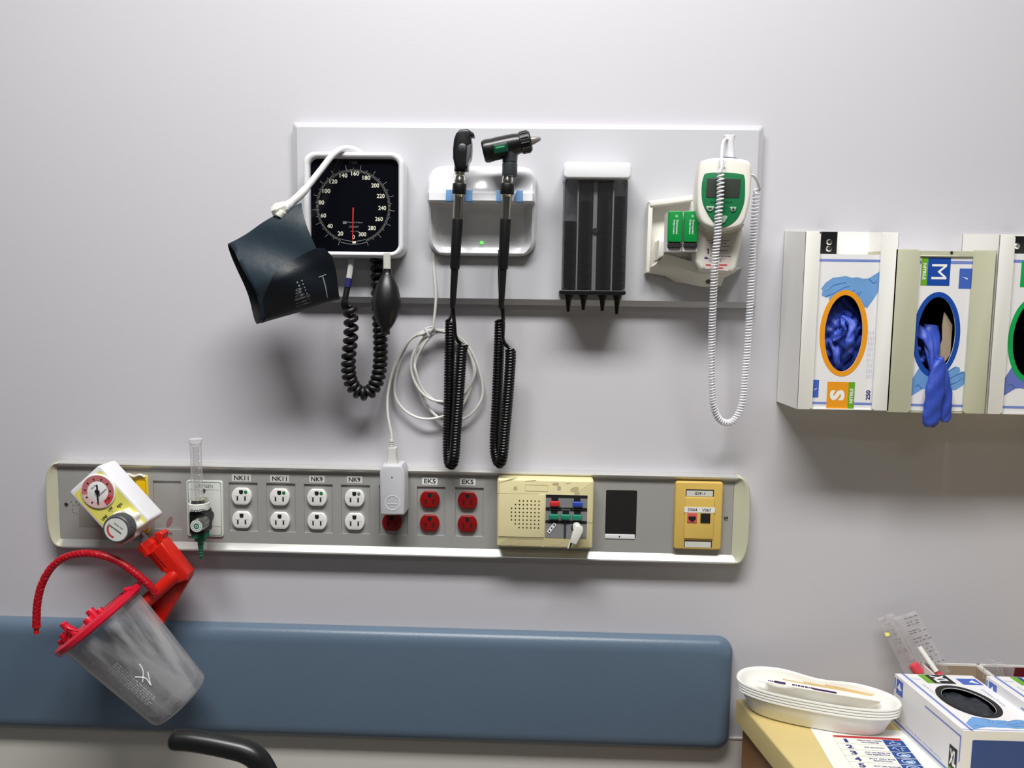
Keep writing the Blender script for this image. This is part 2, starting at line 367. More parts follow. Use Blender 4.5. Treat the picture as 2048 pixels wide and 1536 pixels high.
# aluminium frame: top and bottom channels
m = MB()
for s_, vo, vi in ((1, vt, vti), (-1, vb, vbi)):
    prof = [(vo, .5-OFF), (vo, 10), (vo+s_*.7, 13), (vo+s_*1.6, 14), (vi, 14), (vi+s_*1.2, 13), (vi+s_*(9 if s_ > 0 else 13), 6.8), (vi+s_*(9 if s_ > 0 else 13), .5-OFF)]
    m.loft([[g.p(u, v, e) for v, e in prof] for u in (railpt(118.5, 1010)[0], railpt(1474.5, 1010)[0])])
build(m, 'frame', M['alu'], rail, ang=50)
for side, uS, corner in ((-1, uL, (112, 96, 88, 96, 112)), (1, uR, (1480, 1495, 1503, 1495, 1482))):
    xs, xe = railpt(119 if side < 0 else 1474, 1010)[0], railpt(89 if side < 0 else 1503, 1010)[0]
    def path(k):                        # k 0 = outer edge, 1 = inner rim edge, 2 = foot at the panel
        d = (0, 4, 9 if k else 0)[k]; va, vb_ = (vt, vb) if k == 0 else ((vti, vbi) if k == 1 else (vti+9, vbi-13))
        off = -side*(0, 6, 24)[k]; n = 28; pts_ = [(xs-side*.5, va)]
        for i in range(n+1):
            a = PI*i/n; cc, sn = math.cos(a), math.sin(a)
            vv = (va+vb_)/2-(vb_-va)/2*math.copysign(abs(cc)**(.62 if k < 2 else .8), cc); bul = xs+(xe-xs)*abs(sn)**(.72)+off*abs(sn)**.5
            if k == 2: bul = uS+side*.5
            pts_.append((bul, vv))
        return pts_+[(xs-side*.5, vb_)]
    po, pi_, inn = path(0), path(1), path(2)
    def mixp(p_, q_, t_): return [(a[0]*(1-t_)+b_[0]*t_, a[1]*(1-t_)+b_[1]*t_) for a, b_ in zip(p_, q_)]
    rings = [[g.p(u, v, e) for u, v in q] for q, e in ((po, .5-OFF), (po, 10), (mixp(po, pi_, .3), 13), (mixp(po, pi_, .6), 14), (pi_, 14), (mixp(pi_, inn, .1), 13), (mixp(pi_, inn, .5), 9.5), (inn, 6.8))]
    build(MB().loft(rings, False, False, closed=False), 'end_cap', M['capcream'], rail, 'cream plastic end cap', ang=60)
# panel with punched pockets
cells = [(307, 363), (458, 516), (533, 591), (608, 665.5), (682, 740), (758, 815.5), (834, 890.5), (910, 967)]
g5 = wf(795, 1022, 7)
def U5(px, py=1015): return A(g5, px, py+ (px-795)*.019)[0]
pv0 = A(g5, 795, 900)[1]; 
# world z of the frame's inner edges expressed in g5
def zconv(v): return (g.p(0, v, 0)-g5.o).dot(g5.ay)/g5.ay.length_squared
def uconv(u): return (g.p(u, 0, 0)-g5.o).dot(g5.ax)/g5.ax.length_squared
pt_, pb_ = zconv(vti+8.5), zconv(vbi-12.5); pl_, pr_ = uconv(uL), uconv(uR)
ct_, cb_ = -50, 48
m = MB(); prism(m, g5, rc(pl_, pt_, pr_, pb_), .5-OFF, 4.5)
prism(m, g5, rc(pl_, pt_, pr_, ct_), 4.5, 7); prism(m, g5, rc(pl_, cb_, pr_, pb_), 4.5, 7)
x = pl_
for a, b_ in cells: prism(m, g5, rc(x, ct_, U5(a), cb_), 4.5, 7); x = U5(b_)
prism(m, g5, rc(x, ct_, pr_, cb_), 4.5, 7)
build(m, 'face_panel', M['panel'], rail, ang=30)
for px, py in ((133, 1008), (1452, 1036)):
    gs = wf(px, py, 7); m = MB(); lathe(m, gs.p(0, 0, 7), (0, -1, 0), [(.0032, 0), (.003, .001), (.0018, .0018)], 16); s_ = build(m, 'screw', M['steel'], rail)
    m = MB(); flat(m, gs, bar(-3, -1, 3, 1, 1), 9); build(m, 'screw_slot', M['slot'], s_)
# blank cut-out
gc = wf(1242, 1028, 7)
m = MB(); prism(m, gc, rr(0, 0, 62, 95, 3), 5, 7.3); build(m, 'cutout', M['slot'], rail, 'black empty cut-out in the rail panel')
m = MB(); prism(m, gc, rr(-1, 45, 60, 9, 1.5), 5, 8.2, .5); k_ = build(m, 'bracket', M['white'], rail, 'white bracket strip under the black cut-out')
m = MB(); flat(m, gc, ell(-2, 45, 1.5, 1.5, 12), 8.4); build(m, 'bracket_hole', M['slot'], k_)
# faint patch and scuffs on the left of the panel
gp = wf(178, 1015, 7); m = MB(); prism(m, gp, rr(2, 0, 46, 78, 1), 6.8, 7.3); build(m, 'patch', mat('patch_grey', (156, 152, 146), .45, .2), rail, 'faint painted-over square patch')
m = MB()
for k in range(9):
    a = random.uniform(0, 6.28); uu = -29+random.uniform(-5, 9); vv = random.uniform(-14, 12); flat(m, gp, bar(uu, vv, uu+4*math.cos(a), vv+4*math.sin(a), .8), 7.5)
build(m, 'scuff', mat('scuff_brown', (104, 92, 82), .7), rail)
m = MB(); gq = wf(340, 1060, 5); flat(m, gq, ell(-1, -16, 5, 12, 20, 25), 4.8); flat(m, gq, ell(2, 6, 4, 3, 16), 7.3); build(m, 'stain', mat('red_stain', (146, 112, 112), .6), rail, 'faint pinkish smear')

# ------------------------------------------------------------------ outlets
def receptacle(g, v, col, par, dot, name):
    m = MB(); o = [(19.5*math.cos(t), v+max(-16.5, min(16.5, 19.5*math.sin(t)))) for t in [2*PI*k/40 for k in range(40)]]
    prism(m, g, o, 4.5, 9.5, 1); r_ = build(m, name, col, par)
    m = MB()
    flat(m, g, [(-4, v-13), (4, v-13), (4, v-8)]+[(4*math.cos(R(a)), v-8+3.5*math.sin(R(a))) for a in range(0, 181, 30)][1:-1]+[(-4, v-8)], 9.7)
    for s_ in (-1, 1): flat(m, g, rc(s_*7.6-1.5, v-.5, s_*7.6+1.5, v+8), 9.7)
    build(m, 'slots', M['slot'], r_)
    m = MB()
    for s_ in (-1, 1): flat(m, g, [(s_*2, v-2), (s_*15, v-2), (s_*8, v+.3)], 9.62)
    flat(m, g, rc(-11, v+12.4, 11, v+14.6), 9.62)
    build(m, 'moulding', M['outsh'] if col is M['outlet'] else M['redsh'], r_)
    if dot:
        m = MB(); flat(m, g, ell(9, v-9, 3.4, 3.4, 20), 9.8); build(m, 'indicator_dot', dot, r_)
    return r_
M['outsh'] = mat('outlet_moulding', (205, 205, 200), .4); M['redsh'] = mat('red_outlet_moulding', (120, 16, 20), .3)
M['reddot'] = mat('dark_red_dot', (96, 40, 34), .4); M['halfdot'] = mat('worn_dot', (120, 135, 120), .5)
def outlet(px, py, col, dot, label, group, sticker, sm):
    g = wf(px, py, 7); t = thing('duplex_outlet', label, 'electrical outlet', g.p(0, 48, 5), group)
    receptacle(g, -23.5, col, t, dot, 'receptacle'); receptacle(g, 23.5, col, t, None, 'receptacle')
    if sticker:
        m = MB(); prism(m, g, rr(0, -60, 38 if len(sticker) == 4 else 31, 14, .5), 7, 7.3); s_ = build(m, 'name_sticker', sm, t)
        m = MB(); txt(m, g, sticker, 0, -60, 9, 7.45, 29 if len(sticker) == 4 else 23, bold=.02); build(m, 'lettering', M['ink'], s_)
    return t
WG, RG = 'white duplex outlets on the rail', 'red duplex outlets on the rail'
outlet(484, 1016, M['outlet'], M['greendot'], 'white duplex outlet labelled NK11, leftmost in the row, beside the oxygen plate', WG, 'NK11', M['sticker'])
outlet(560, 1017.5, M['outlet'], M['greendot'], 'white duplex outlet labelled NK11, between another NK11 and the first NK9', WG, 'NK11', M['sticker'])
outlet(634.5, 1018.5, M['outlet'], M['greendot'], 'white duplex outlet labelled NK9 with a green dot', WG, 'NK9', M['sticker'])
outlet(709.5, 1019.5, M['outlet'], M['halfdot'], 'white duplex outlet labelled NK9 whose green dot is worn off', WG, 'NK9', M['sticker'])
outlet(784, 1021, M['redoutlet'], None, 'dark red outlet half hidden under the plugged-in white adapter', RG, None, None)
outlet(859.5, 1022.5, M['redoutlet'], M['reddot'], 'red duplex outlet labelled EK5, next to the white adapter', RG, 'EK5', M['stickerw'])
outlet(935, 1024, M['redoutlet'], M['reddot'], 'red duplex outlet labelled EK5, next to the ivory intercom', RG, 'EK5', M['stickerw'])

# ------------------------------------------------------------------ adapter plugged into the fifth outlet, with its cable
g = wf(784, 983, 45)
t = thing('power_adapter', 'light grey rectangular power adapter plugged into the dark red outlet', 'power adapter', g.p(0, 50, 6))
o = AL(g, [(765, 931), (803, 931), (809, 944), (810, 1027), (807, 1031), (763, 1031), (760, 1027), (759, 943)])
m = MB(); prism(m, g, o, 10, 45, 3); build(m, 'housing', mat('adapter_grey', (200, 201, 207), .4), t)
m = MB(); ring(m, g, ell(1, 23, 15, 15, 40), ell(1, 23, 13.8, 13.8, 40), 44.8, 45.5); prism(m, g, bar(-9, 25, 10, 25, 1), 44.8, 45.4); build(m, 'embossed_ring', M['white'], t)
m = MB(); flat(m, g, ell(0, -28, 1.4, 1.4, 10), 45.3); build(m, 'indicator', M['slot'], t)
gp = wf(783, 914, 35)
m = MB(); m.loft([[gp.p(u*w, v, 25+e) for u, e in ((-1, -7), (-.8, -9), (.8, -9), (1, -7), (1, 7), (.8, 9), (-.8, 9), (-1, 7))] for v, w in ((-17, 7.5), (-15, 8.3), (-2, 8.5), (10, 10.5), (17, 11.5))])
build(m, 'plug', M['cable'], t)
OFF = 0
ca = thing('charger_cable', 'off-white cable from the charger, tied in a big loose coil above the grey adapter', 'cable', W(783, 897, 30))
def WP(l): return [W(a, b_, c_) for a, b_, c_ in l]
p1 = [(868, 505, 20), (868, 540, 22), (872, 590, 26), (868, 640, 28), (862, 662, 26)]
loops = [(862, 662, 20), (820, 680, 14), (795, 740, 10), (790, 790, 10), (815, 825, 12), (860, 838, 16), (920, 815, 12), (945, 760, 8), (945, 710, 8), (915, 672, 10), (880, 662, 14),
         (840, 685, 16), (822, 725, 18), (830, 765, 20), (855, 795, 20), (890, 803, 16), (925, 790, 12), (950, 745, 10), (935, 700, 10), (905, 668, 12), (870, 660, 14),
         (840, 680, 20), (828, 730, 12), (838, 775, 8), (865, 825, 10), (900, 842, 12), (940, 830, 12), (965, 790, 10), (955, 730, 10), (925, 680, 12), (880, 664, 16),
         (855, 680, 20), (832, 720, 16), (832, 745, 20), (850, 785, 16), (890, 808, 12), (932, 785, 10), (948, 740, 10), (925, 685, 12), (870, 660, 20),
         (822, 678, 18), (790, 730, 20), (776, 785, 24), (776, 830, 28), (783, 870, 32), (783, 900, 35)]
m = MB(); tube(m, smooth(WP(p1+loops[1:]), 8), .0021, 8); build(m, 'cord', M['cable'], ca)
m = MB()
for k in range(4): tube(m, [W(783, 881+k*4.5, 34), W(783, 883.2+k*4.5, 34)], .0038, 12)
tube(m, [W(783, 879, 34), W(783, 900, 34)], .003, 10); build(m, 'strain_relief', M['cable'], ca)
m = MB(); gt = wf(858, 665, 20); tube(m, [gt.p(-6, -10, 30), gt.p(-3, -2, 31), gt.p(2, 6, 30), gt.p(2, 10, 24)], .0012, 6); tube(m, smooth([gt.p(-8, -4, 28), gt.p(0, -10, 30), gt.p(6, -12, 28), gt.p(10, -14, 24)], 4), .001, 6); build(m, 'twist_tie', M['white'], ca)

OFF = 9
# ------------------------------------------------------------------ intercom
g = wf(1090, 1028, 36)
t = thing('intercom_station', 'grimy ivory intercom with speaker holes and coloured keys set in the rail', 'intercom', g.p(0, 72, 6))
o = rr(0, 0, 193, 138, 5, 3)
m = MB(); prism(m, g, o, 7, 36, 4); build(m, 'housing', M['ivory'], t)
m = MB(); prism(m, g, rr(-47, 4, 92, 86, 1, 2), 36, 36.8, .4); sp = build(m, 'speaker_grille', M['ivory'], t)
m = MB(); rows = [(-34.5, 6, 2), (-27, 7, 1), (-19.4, 8, 0), (-11.6, 8, 0), (-4, 8, 0), (3.8, 8, 0), (11.5, 7, 1), (19, 6, 2)]
for v, n, k0 in rows:
    for k in range(n): flat(m, g, ell(-67+(k+k0)*7.8+0*v, v+9, 1.5, 1.5, 10), 37)
build(m, 'speaker_holes', M['slot'], sp)
m = MB(); prism(m, g, rc(1, -39, 84, 47), 36, 36.6); kp = build(m, 'key_panel', M['greykey'], t)
m = MB()
for q in ((1, -39, 84, -33), (1, -14, 84, -7), (1, 12, 84, 18)): flat(m, g, rc(*q), 36.8)
for q in ((12, -34, 26, -26), (57, -34, 70, -26), (12, -8, 25, -1), (35, -8, 48, -1), (58, -8, 71, -1)): flat(m, g, rc(*q), 36.9)
build(m, 'black_strips', M['slot'], kp)
m = MB(); flat(m, g, rc(38, 12, 43, 47), 37); build(m, 'divider', M['charcoal'], kp)
for u, v, c_ in ((19, -22, 'kred'), (64.5, -22, 'kblue'), (18, 4, 'kgreen'), (41, 4, 'kgreen'), (64, 4, 'kgreen')):
    m = MB(); prism(m, g, rr(u, v, 19, 9.5, 1.5, 3), 36.6, 42, 1); build(m, 'key', M[c_], t, {'kred': 'red key', 'kblue': 'blue key', 'kgreen': 'green key'}[c_])
m = MB()
for u, s_ in ((18, 'Presence'), (41, 'Cancel'), (64, 'Privacy')): txt(m, g, s_, u, -10.5, 3.4, 37.1, 17)
build(m, 'lettering', M['greyink'], kp)
m = MB(); prism(m, g, bar(7, 37, 21, 18, 7), 36.6, 37.6); st = build(m, 'pin_label', M['stickerw'], t)
m = MB()
for k in range(3): flat(m, g, ell(9.5+k*4.6, 33.5-k*6.2, 1.8, 1.8, 10), 37.8)
build(m, 'pin_holes', M['slot'], st)
m = MB(); flat(m, g, ell(62, 26, 10, 8, 24), 36.9); build(m, 'jack', M['charcoal'], kp)
m = MB()
g6 = wf(1150, 1074, 55)

m = MB(); 
pl = [(0, -24, 0), (0, -24, 16), (3, -16, 22), (-8, 14, 22)]
og = wf(1152, 1068, 55)
prism(m, og, AL(og, [(1151, 1052), (1158, 1049), (1166, 1057), (1166, 1063), (1153, 1090), (1140, 1085), (1144, 1070)]), 46, 58, 2)
lathe(m, og.p(2, -10, 36), (0, -1, 0), [(.006, 0), (.006, .012)], 16)
pg = build(m, 'jack_plug', M['cream'], t, 'white angled plug in the call jack')
m = MB(); prism(m, og, AL(og, [(1141, 1085), (1145, 1087), (1139, 1101), (1136, 1100)]), 48, 52, .5); build(m, 'plug_tab', M['ink'], pg)
m = MB(); prism(m, og, AL(og, [(1139, 1085), (1141.5, 1086), (1138, 1099), (1135, 1098)]), 47, 52.5, .5); build(m, 'plug_edge', M['cream'], pg)
m = MB(); ring(m, g, rr(-18, -52, 46, 13, 1), rr(-18, -52, 44.5, 11.5, 1), 35.8, 36.4); build(m, 'embossed_badge', M['ivory'], t)
m = MB()
for q in ((-97, -40, -13, -39.4), (-97, 49, -2, 49.6), (85, 14, 96, 14.7)): flat(m, g, rc(*q), 37)
build(m, 'seam', M['charcoal'], t)
m = MB()
for u, v, w, h in ((20, -60, 7, 3), (27, -52, 4, 5), (58, -50, 9, 5), (63, -42, 5, 6), (30, 57, 16, 3), (-2, 62, 6, 4), (-60, 61, 14, 2), (-75, -66, 20, 1), (-30, -65.5, 12, .8), (45, -62, 6, .8), (-60, -50, 4, 4)):
    flat(m, g, ell(u, v, w, h, 18, random.uniform(-25, 0)), 36.12+random.random()*.1)
build(m, 'grime', M['grime'] if 'grime' in M else mat('grime_marks', (196, 184, 142), .6, var=.15, vs_=150), t, 'greyish grime marks')

# ------------------------------------------------------------------ data plate
g = wf(1397, 1032, 16)
t = thing('data_plate', 'ochre yellow wall plate with data jacks marked D064 and V067', 'wall plate', g.p(0, 70, 7))
m = MB(); prism(m, g, rr(0, 0, 95, 136, 5, 3), 7, 16, 2.5); build(m, 'plate', M['ochre'], t)
m = MB(); prism(m, g, rr(1, 4, 58, 82, 1, 2), 16, 18, .6); build(m, 'insert', M['ochre'], t)
for v, s_, c_ in ((-46, 'IDF-1', 'sticker'), (56, None, 'stickerw')):
    m = MB(); flat(m, g, rc(-27, v-7, 29, v+7), 16.1); w_ = build(m, 'label_window', M['slot'], t)
    m = MB(); flat(m, g, rc(-25.5, v-4.5, 27, v+7), 16.3); build(m, 'label_card', M['sticker'], w_)
    if s_: m = MB(); txt(m, g, s_, 1, v+1, 5.5, 16.5, 20); build(m, 'lettering', M['ink'], w_)
m = MB(); prism(m, g, rr(1, -13, 61, 11, 1), 18, 18.4); w_ = build(m, 'jack_label', M['stickerw'], t)
m = MB(); txt(m, g, 'D064', -13, -13.2, 6, 18.6, 18); txt(m, g, 'V067', 15, -13, 6, 18.6, 18); build(m, 'lettering', M['ink'], w_)
m = MB(); prism(m, g, rc(-23, -6, -3.5, 13), 18, 18.8, .3); j = build(m, 'jack', M['pinkjack'], t, 'pink data jack')
m = MB(); flat(m, g, [(-20.5, 0), (-6, 0), (-6, 6), (-9, 8), (-10, 10.5), (-16, 10.5), (-17, 8), (-20.5, 6)], 19); build(m, 'port', M['slot'], j)
m = MB(); prism(m, g, rc(3.5, -6, 23, 13), 18, 18.8, .3); build(m, 'jack', M['slot'], t, 'black voice jack')

# ------------------------------------------------------------------ vacuum plate, oxygen plate and flowmeter
g = wf(272, 1008, 9); t = thing('vacuum_plate', 'bright yellow vacuum outlet plate behind the tilted white regulator', 'wall plate', g.p(0, 55, 7))
m = MB(); prism(m, g, rr(-8, 0, 66, 116, 5), 7, 9.5, .5); pl = build(m, 'plate', mat('plate_rim_yellow', (232, 205, 95), .4), t)
m = MB(); flat(m, g, rr(-8, 3, 62, 106, 4), 9.7); build(m, 'yellow_face', M['deepyellow'], pl)
m = MB(); ring(m, g, rr(-8, 3, 59, 103, 3), rr(-8, 3, 58, 102, 3), 9.8, 9.9); flat(m, g, rc(-30, -23, 19, -22.4), 9.9); txt(m, g, 'CONNECTED', 0, -14.5, 3, 9.95, 26); build(m, 'lettering', M['ink'], pl)
m = MB(); lathe(m, g.p(-8, -38, 9), (0, -1, 0), [(.009, 0), (.009, .025), (.006, .026)], 20); build(m, 'port', M['steel'], t)
m = MB(); tube(m, smooth([g.p(-24, -57, 10), g.p(-12, -60, 12), g.p(0, -56, 13), g.p(12, -59, 12), g.p(20, -54, 10)], 5), .0022, 6); build(m, 'torn_tape', M['cream'], t, 'torn cream tape along the top')
g = wf(410, 1017, 9); t = thing('oxygen_plate', 'white oxygen outlet plate with a thin green border', 'wall plate', g.p(0, 55, 7))
m = MB(); prism(m, g, rr(0, 0, 72, 112, 5), 7, 9.5, .5); pl = build(m, 'plate', M['plate'], t)
m = MB(); ring(m, g, rr(0, 0, 66, 106, 4), rr(0, 0, 64.6, 104.6, 4), 9.6, 9.8); build(m, 'border', M['greenline'], pl)
m = MB(); txt(m, g, 'OXYGEN', -1, -45, 6, 9.8, 36, bold=.005); flat(m, g, rc(-30, -38, 31, -37.6), 9.8); flat(m, g, rc(-30, 35, 31, 35.4), 9.8); build(m, 'lettering', M['greyink'], pl)
m = MB(); lathe(m, g.p(-1, -36, 9), (0, -1, 0), [(.003, 0), (.0028, .002)], 16); build(m, 'screw', M['steel'], t)
g = wf(398, 1015, 55); t = thing('oxygen_flowmeter', 'clear upright oxygen flowmeter tube with a green nozzle below', 'flowmeter', W(400, 1100, 40))
zt = W(391, 885, 50); zb = W(396, 1010, 50)
m = MB(); tube(m, [zb, zt], .0085, 24); build(m, 'tube', M['clear'], t)
m = MB(); tube(m, [zb, zb.lerp(zt, .93)], .0042, 16); it = build(m, 'inner_tube', M['film'], t)
m = MB()
gt = wf(393, 950, 55)
for k in range(22): w = 4 if k % 5 == 0 else 2.2; a = A(gt, 393+k*.16, 905+k*4.4, 55); flat(m, gt, rc(a[0]-w+1, a[1]-.4, a[0]+1, a[1]+.4), 55.2)
for k in range(7): a = A(gt, 394.5+k*.5, 908+k*14, 55); txt(m, gt, str(15-2*k), a[0]+3, a[1], 4, 55.3)
build(m, 'scale', M['whiteink'], it)
m = MB(); tube(m, [zt-Vector((0, 0, .002)), zt+Vector((0, 0, .001)), zt+Vector((0, 0, .005)), zt+Vector((0, 0, .006))], [.0085, .0098, .0098, .0085], 24); build(m, 'tube_cap', M['clear'], t)
c0 = W(398, 1013, 50); m = MB(); lathe(m, c0+Vector((0, 0, .005)), (0, 0, -1), [(.013, -.003), (.0155, -.001), (.0155, .009), (.014, .01)], 32); bd = build(m, 'collar', M['plate'], t, 'white collar reading OXYGEN')
m = MB(); lathe(m, c0+Vector((0, 0, .012)), (0, 0, -1), [(.0135, 0), (.0145, .005)], 32); build(m, 'chrome_ring', M['chrome'], t)
m = MB(); vs_, fs = text_mesh('OXYGEN', .02); x0 = min(p.x for p in vs_); x1 = max(p.x for p in vs_)
m.add([c0+Vector((math.sin((p.x-(x0+x1)/2)/(x1-x0)*1.5+.32)*.0157, -math.cos((p.x-(x0+x1)/2)/(x1-x0)*1.5+.32)*.0157, -.0058+p.y*.0068)) for p in vs_], fs); build(m, 'lettering', M['ink'], bd)
m = MB(); c1 = W(400, 1045, 50); prism(m, wf(400, 1042, 50), rr(0, 0, 30, 46, 5), 34, 62, 2); tube(m, [wf(402, 1040, 40).p(0, 0, 9), wf(402, 1040, 40).p(0, 0, 36)], .008, 16); build(m, 'valve_body', M['black'], t)
g = wf(391, 1052, 85); m = MB(); lathe(m, g.p(2, 0, 60), (0, -1, 0), [(.009, 0), (.0103, .003), (.0103, .022), (.0098, .025)], 32); kb = build(m, 'knob', M['steel'], t)
m = MB(); flat(m, g, ell(2, 0, 12, 12, 32), 85.3); k2 = build(m, 'knob_face', M['plate'], kb)
m = MB(); ring(m, g, ell(2, 0, 5.5, 5.5, 24), ell(2, 0, 3.2, 3.2, 24), 85.4, 85.6); flat(m, g, ell(2, 0, 1.6, 1.6, 12), 85.6)
for k in range(14): a = k/14*2*PI+.3; flat(m, g, bar(2+8*math.cos(a), 8*math.sin(a), 2+10*math.cos(a), 10*math.sin(a), 1.3), 85.5)
m2 = build(m, 'knob_print', M['greenline'], kb)
n0 = W(401, 1064, 48); m = MB(); lathe(m, n0, (0, 0, -1), [(.0125, 0), (.0128, .006), (.0095, .007), (.009, .013), (.0065, .014)]+[(x_, .014+k*.0045+dz) for k in range(6) for x_, dz in ((.0052-.0004*k, 0), (.0042-.0004*k, .0035))]+[(.0015, .043)], 24)
for k in range(8): a = k/8*2*PI; tube(m, [n0+Vector((.0122*math.cos(a), .0122*math.sin(a), 0)), n0+Vector((.0122*math.cos(a), .0122*math.sin(a), -.007))], .0017, 6)
build(m, 'nozzle', M['teal'], t, 'dark green barbed nozzle')

OFF = 0
# ------------------------------------------------------------------ blood pressure gauge
g = wf(706, 409, 58)
t = thing('blood_pressure_gauge', 'square wall blood pressure gauge with black dial and thick white rounded bezel', 'blood pressure gauge', g.p(0, 100, 22))
m = MB(); ring(m, g, rr(0, 0, 201, 211, 24, 8), rr(1, 1, 177, 187, 16, 8), 22, 58, 5); build(m, 'bezel', M['whiteg'], t)
m = MB(); prism(m, g, rr(1, 1, 180, 190, 16, 8), 22, 50); di = build(m, 'dial', M['dial'], t)
DC = (-2, 3)
m = MB(); nums = [(707, 474, '0'), (681, 467, '20'), (660, 452, '40'), (647, 431, '60'), (643, 405, '80'), (653, 382, '100'), (667, 363, '120'), (687, 351, '140'), (710.5, 347, '160'), (733, 355.5, '180'), (750.5, 371, '200'), (761.5, 392, '220'), (764.5, 416, '240'), (758, 438, '260'), (744, 456, '280'), (725, 468.5, '300')]
for px, py, s_ in nums:
    a = A(g, px, py, 50); txt(m, g, s_, a[0], a[1], 8.6, 50.3, {1: 5, 2: 11, 3: 15.6}[len(s_)], bold=.015)
build(m, 'numerals', M['dialink'], di)
m = MB()
for k in range(151):
    a = R(90+21.5+k*(317.5/150)); r1 = 70; r2 = 84 if k % 10 == 0 else (78 if k % 5 == 0 else 75)
    flat(m, g, bar(DC[0]+r1*math.cos(a), DC[1]+r1*math.sin(a), DC[0]+r2*math.cos(a), DC[1]+r2*math.sin(a), .55), 50.3)
for rr_ in (70, 76):
    for k in range(14):
        a, b_ = R(90-20+k*40/14), R(90-20+(k+1)*40/14); flat(m, g, bar(DC[0]+rr_*math.cos(a), DC[1]+rr_*math.sin(a), DC[0]+rr_*math.cos(b_), DC[1]+rr_*math.sin(b_), .6), 50.3)
build(m, 'tick_marks', mat('tick_print', (165, 168, 160), .5), di)
m = MB(); txt(m, g, 'WelchAllyn', 0, 35, 4, 50.3, 34); txt(m, g, 'CE 0297', -1, 43.5, 3.8, 50.3, 20); txt(m, g, 'mm Hg', 1, 53, 3.2, 50.3, 17); flat(m, g, rc(-23, 32.5, -16, 38), 50.2)
txt(m, g, 'TYCOS', -2, -86, 5, 50.3, 17)
build(m, 'lettering', mat('dial_small_print', (110, 112, 116), .5), di)
m = MB(); flat(m, g, rc(-4, 73, 3, 77), 50.4); build(m, 'zero_mark', M['dialink'], di)
m = MB(); a = A(g, 706, 415, 53); b_ = A(g, 705, 481, 53); prism(m, g, [(a[0]-1.2, a[1]), (a[0]+1.2, a[1]), (b_[0]+.5, b_[1]), (b_[0]-.5, b_[1])], 51.5, 52); build(m, 'needle', M['redneedle'], t)
m = MB(); prism(m, g, rr(0, 0, 150, 160, 12), 21.2, 24); build(m, 'back_plate', M['grey'], t)
m = MB(); tube(m, [W(703, 508, 40), W(702, 530, 44), W(697, 562, 50)], .0042, 14); build(m, 'clear_port_tube', M['translucent'], t)
m = MB(); tube(m, [W(774, 508, 60), W(774, 545, 66)], .0055, 14); build(m, 'clear_port_tube', M['translucent'], t)

hc = thing('coiled_hose', 'thick black coiled rubber hose hanging in a loop beneath the blood pressure gauge', 'hose', W(727, 800, 50))
m = MB(); tube(m, smooth(WP([(697, 560, 50), (694, 578, 52), (690, 598, 54), (687, 608, 54), (690, 618, 52)]), 5), .0046, 12); build(m, 'hose_end', M['rubber'], hc)
m = MB(); tube(m, [W(698, 557, 50), W(695, 575, 52)], .0052, 12); build(m, 'connector', M['navy'], hc)
path = smooth(WP([(698, 604, 50), (702, 640, 50), (701, 680, 50), (697, 720, 50), (699, 755, 48), (713, 781, 44), (736, 786, 40), (753, 764, 36), (760, 730, 32), (761, 690, 30), (759, 640, 28), (757, 590, 28), (756, 545, 28), (755, 516, 30)]), 10)
m = MB(); _, o_ = coil(m, path, .0073, .0043, lambda t_: .0142 if t_ < .15 else (.0118 if t_ < .25 else (.0093 if t_ < .75 else .0125)), 16, 8); build(m, 'coil', M['rubber'], hc, ang=60)
t = thing('inflation_bulb', 'black rubber squeeze bulb hanging below the right edge of the pressure gauge', 'squeeze bulb', W(770, 665, 70))
a, b_ = W(775, 538, 70), W(771, 667, 74); ax = b_-a; L = ax.length
m = MB(); lathe(m, a, ax, [(.0058, 0), (.006, L*.04), (.0062, L*.07), (.0085, L*.1), (.0125, L*.18), (.0168, L*.28), (.0195, L*.4), (.0206, L*.5), (.0202, L*.6), (.0178, L*.71), (.0135, L*.82), (.009, L*.9), (.0063, L*.93), (.006, L)], 40, True); build(m, 'bulb', mat('bulb_rubber', (24, 24, 25), .38, bump=.1, bs=200), t, ang=60)
m = MB(); tube(m, [b_-ax*.02, b_+ax*.012], .0066, 20); build(m, 'end_ring', M['rubber'], t)

# ------------------------------------------------------------------ cuff
DCU = 112
cl0, cl1 = [(455, 487), (513, 645)], [(600, 405), (668, 590)]        # left edge top/bottom, right edge top/bottom
t = thing('blood_pressure_cuff', 'folded dark navy blood pressure cuff hanging at a slant left of the pressure gauge', 'blood pressure cuff', W(560, 620, DCU))
def cuffring(f, scale=1.0, a0=0, a1=2*PI, n=40, de=0):
    T = Vector((455+(612-455)*f, 487+(398-487)*f)); Bm = Vector((515+(681-515)*f, 648+(597-648)*f)); mid = (T+Bm)/2
    pts = []
    for i in range(n+1):
        a = a0+(a1-a0)*i/n
        hz = math.cos(a); dp = math.sin(a)
        q = mid+(T-mid)*hz*scale
        k_ = abs(dp)**.75
        if dp > 0: k_ = (max(0, (1-hz))/1.15)**.75 if hz > -.15 else (max(0, 1+hz)/.85)**.45
        half = 27*(1-.2*f)*k_*math.copysign(1, dp)*scale
        q.x += 13*max(0, f-.9)*10*(hz+1)*(1 if de and dp > 0 else 0)
        q = W(q.x, q.y, DCU+half+de*dp)
        q.x += .0075*k_*((1 if dp > 0 else -1)+(1-2*f))
        q += Vector((.0016*math.sin(f*9+a*3), -.003*math.sin(f*7+hz*4), 0)); pts.append(q)
    return pts
m = MB(); N = 18
outer = [cuffring(k/N*.92) for k in range(N+1)]; inner = [cuffring(k/N*.92, .97) for k in range(N+1)]
m.loft(outer, False, False, closed=False); 
m = MB(); m.loft(inner, False, False, closed=False); build(m, 'lining', M['cuffin'], t, ang=70)  # inner layer of the cuff, coloured dark to stand for shade in its opening
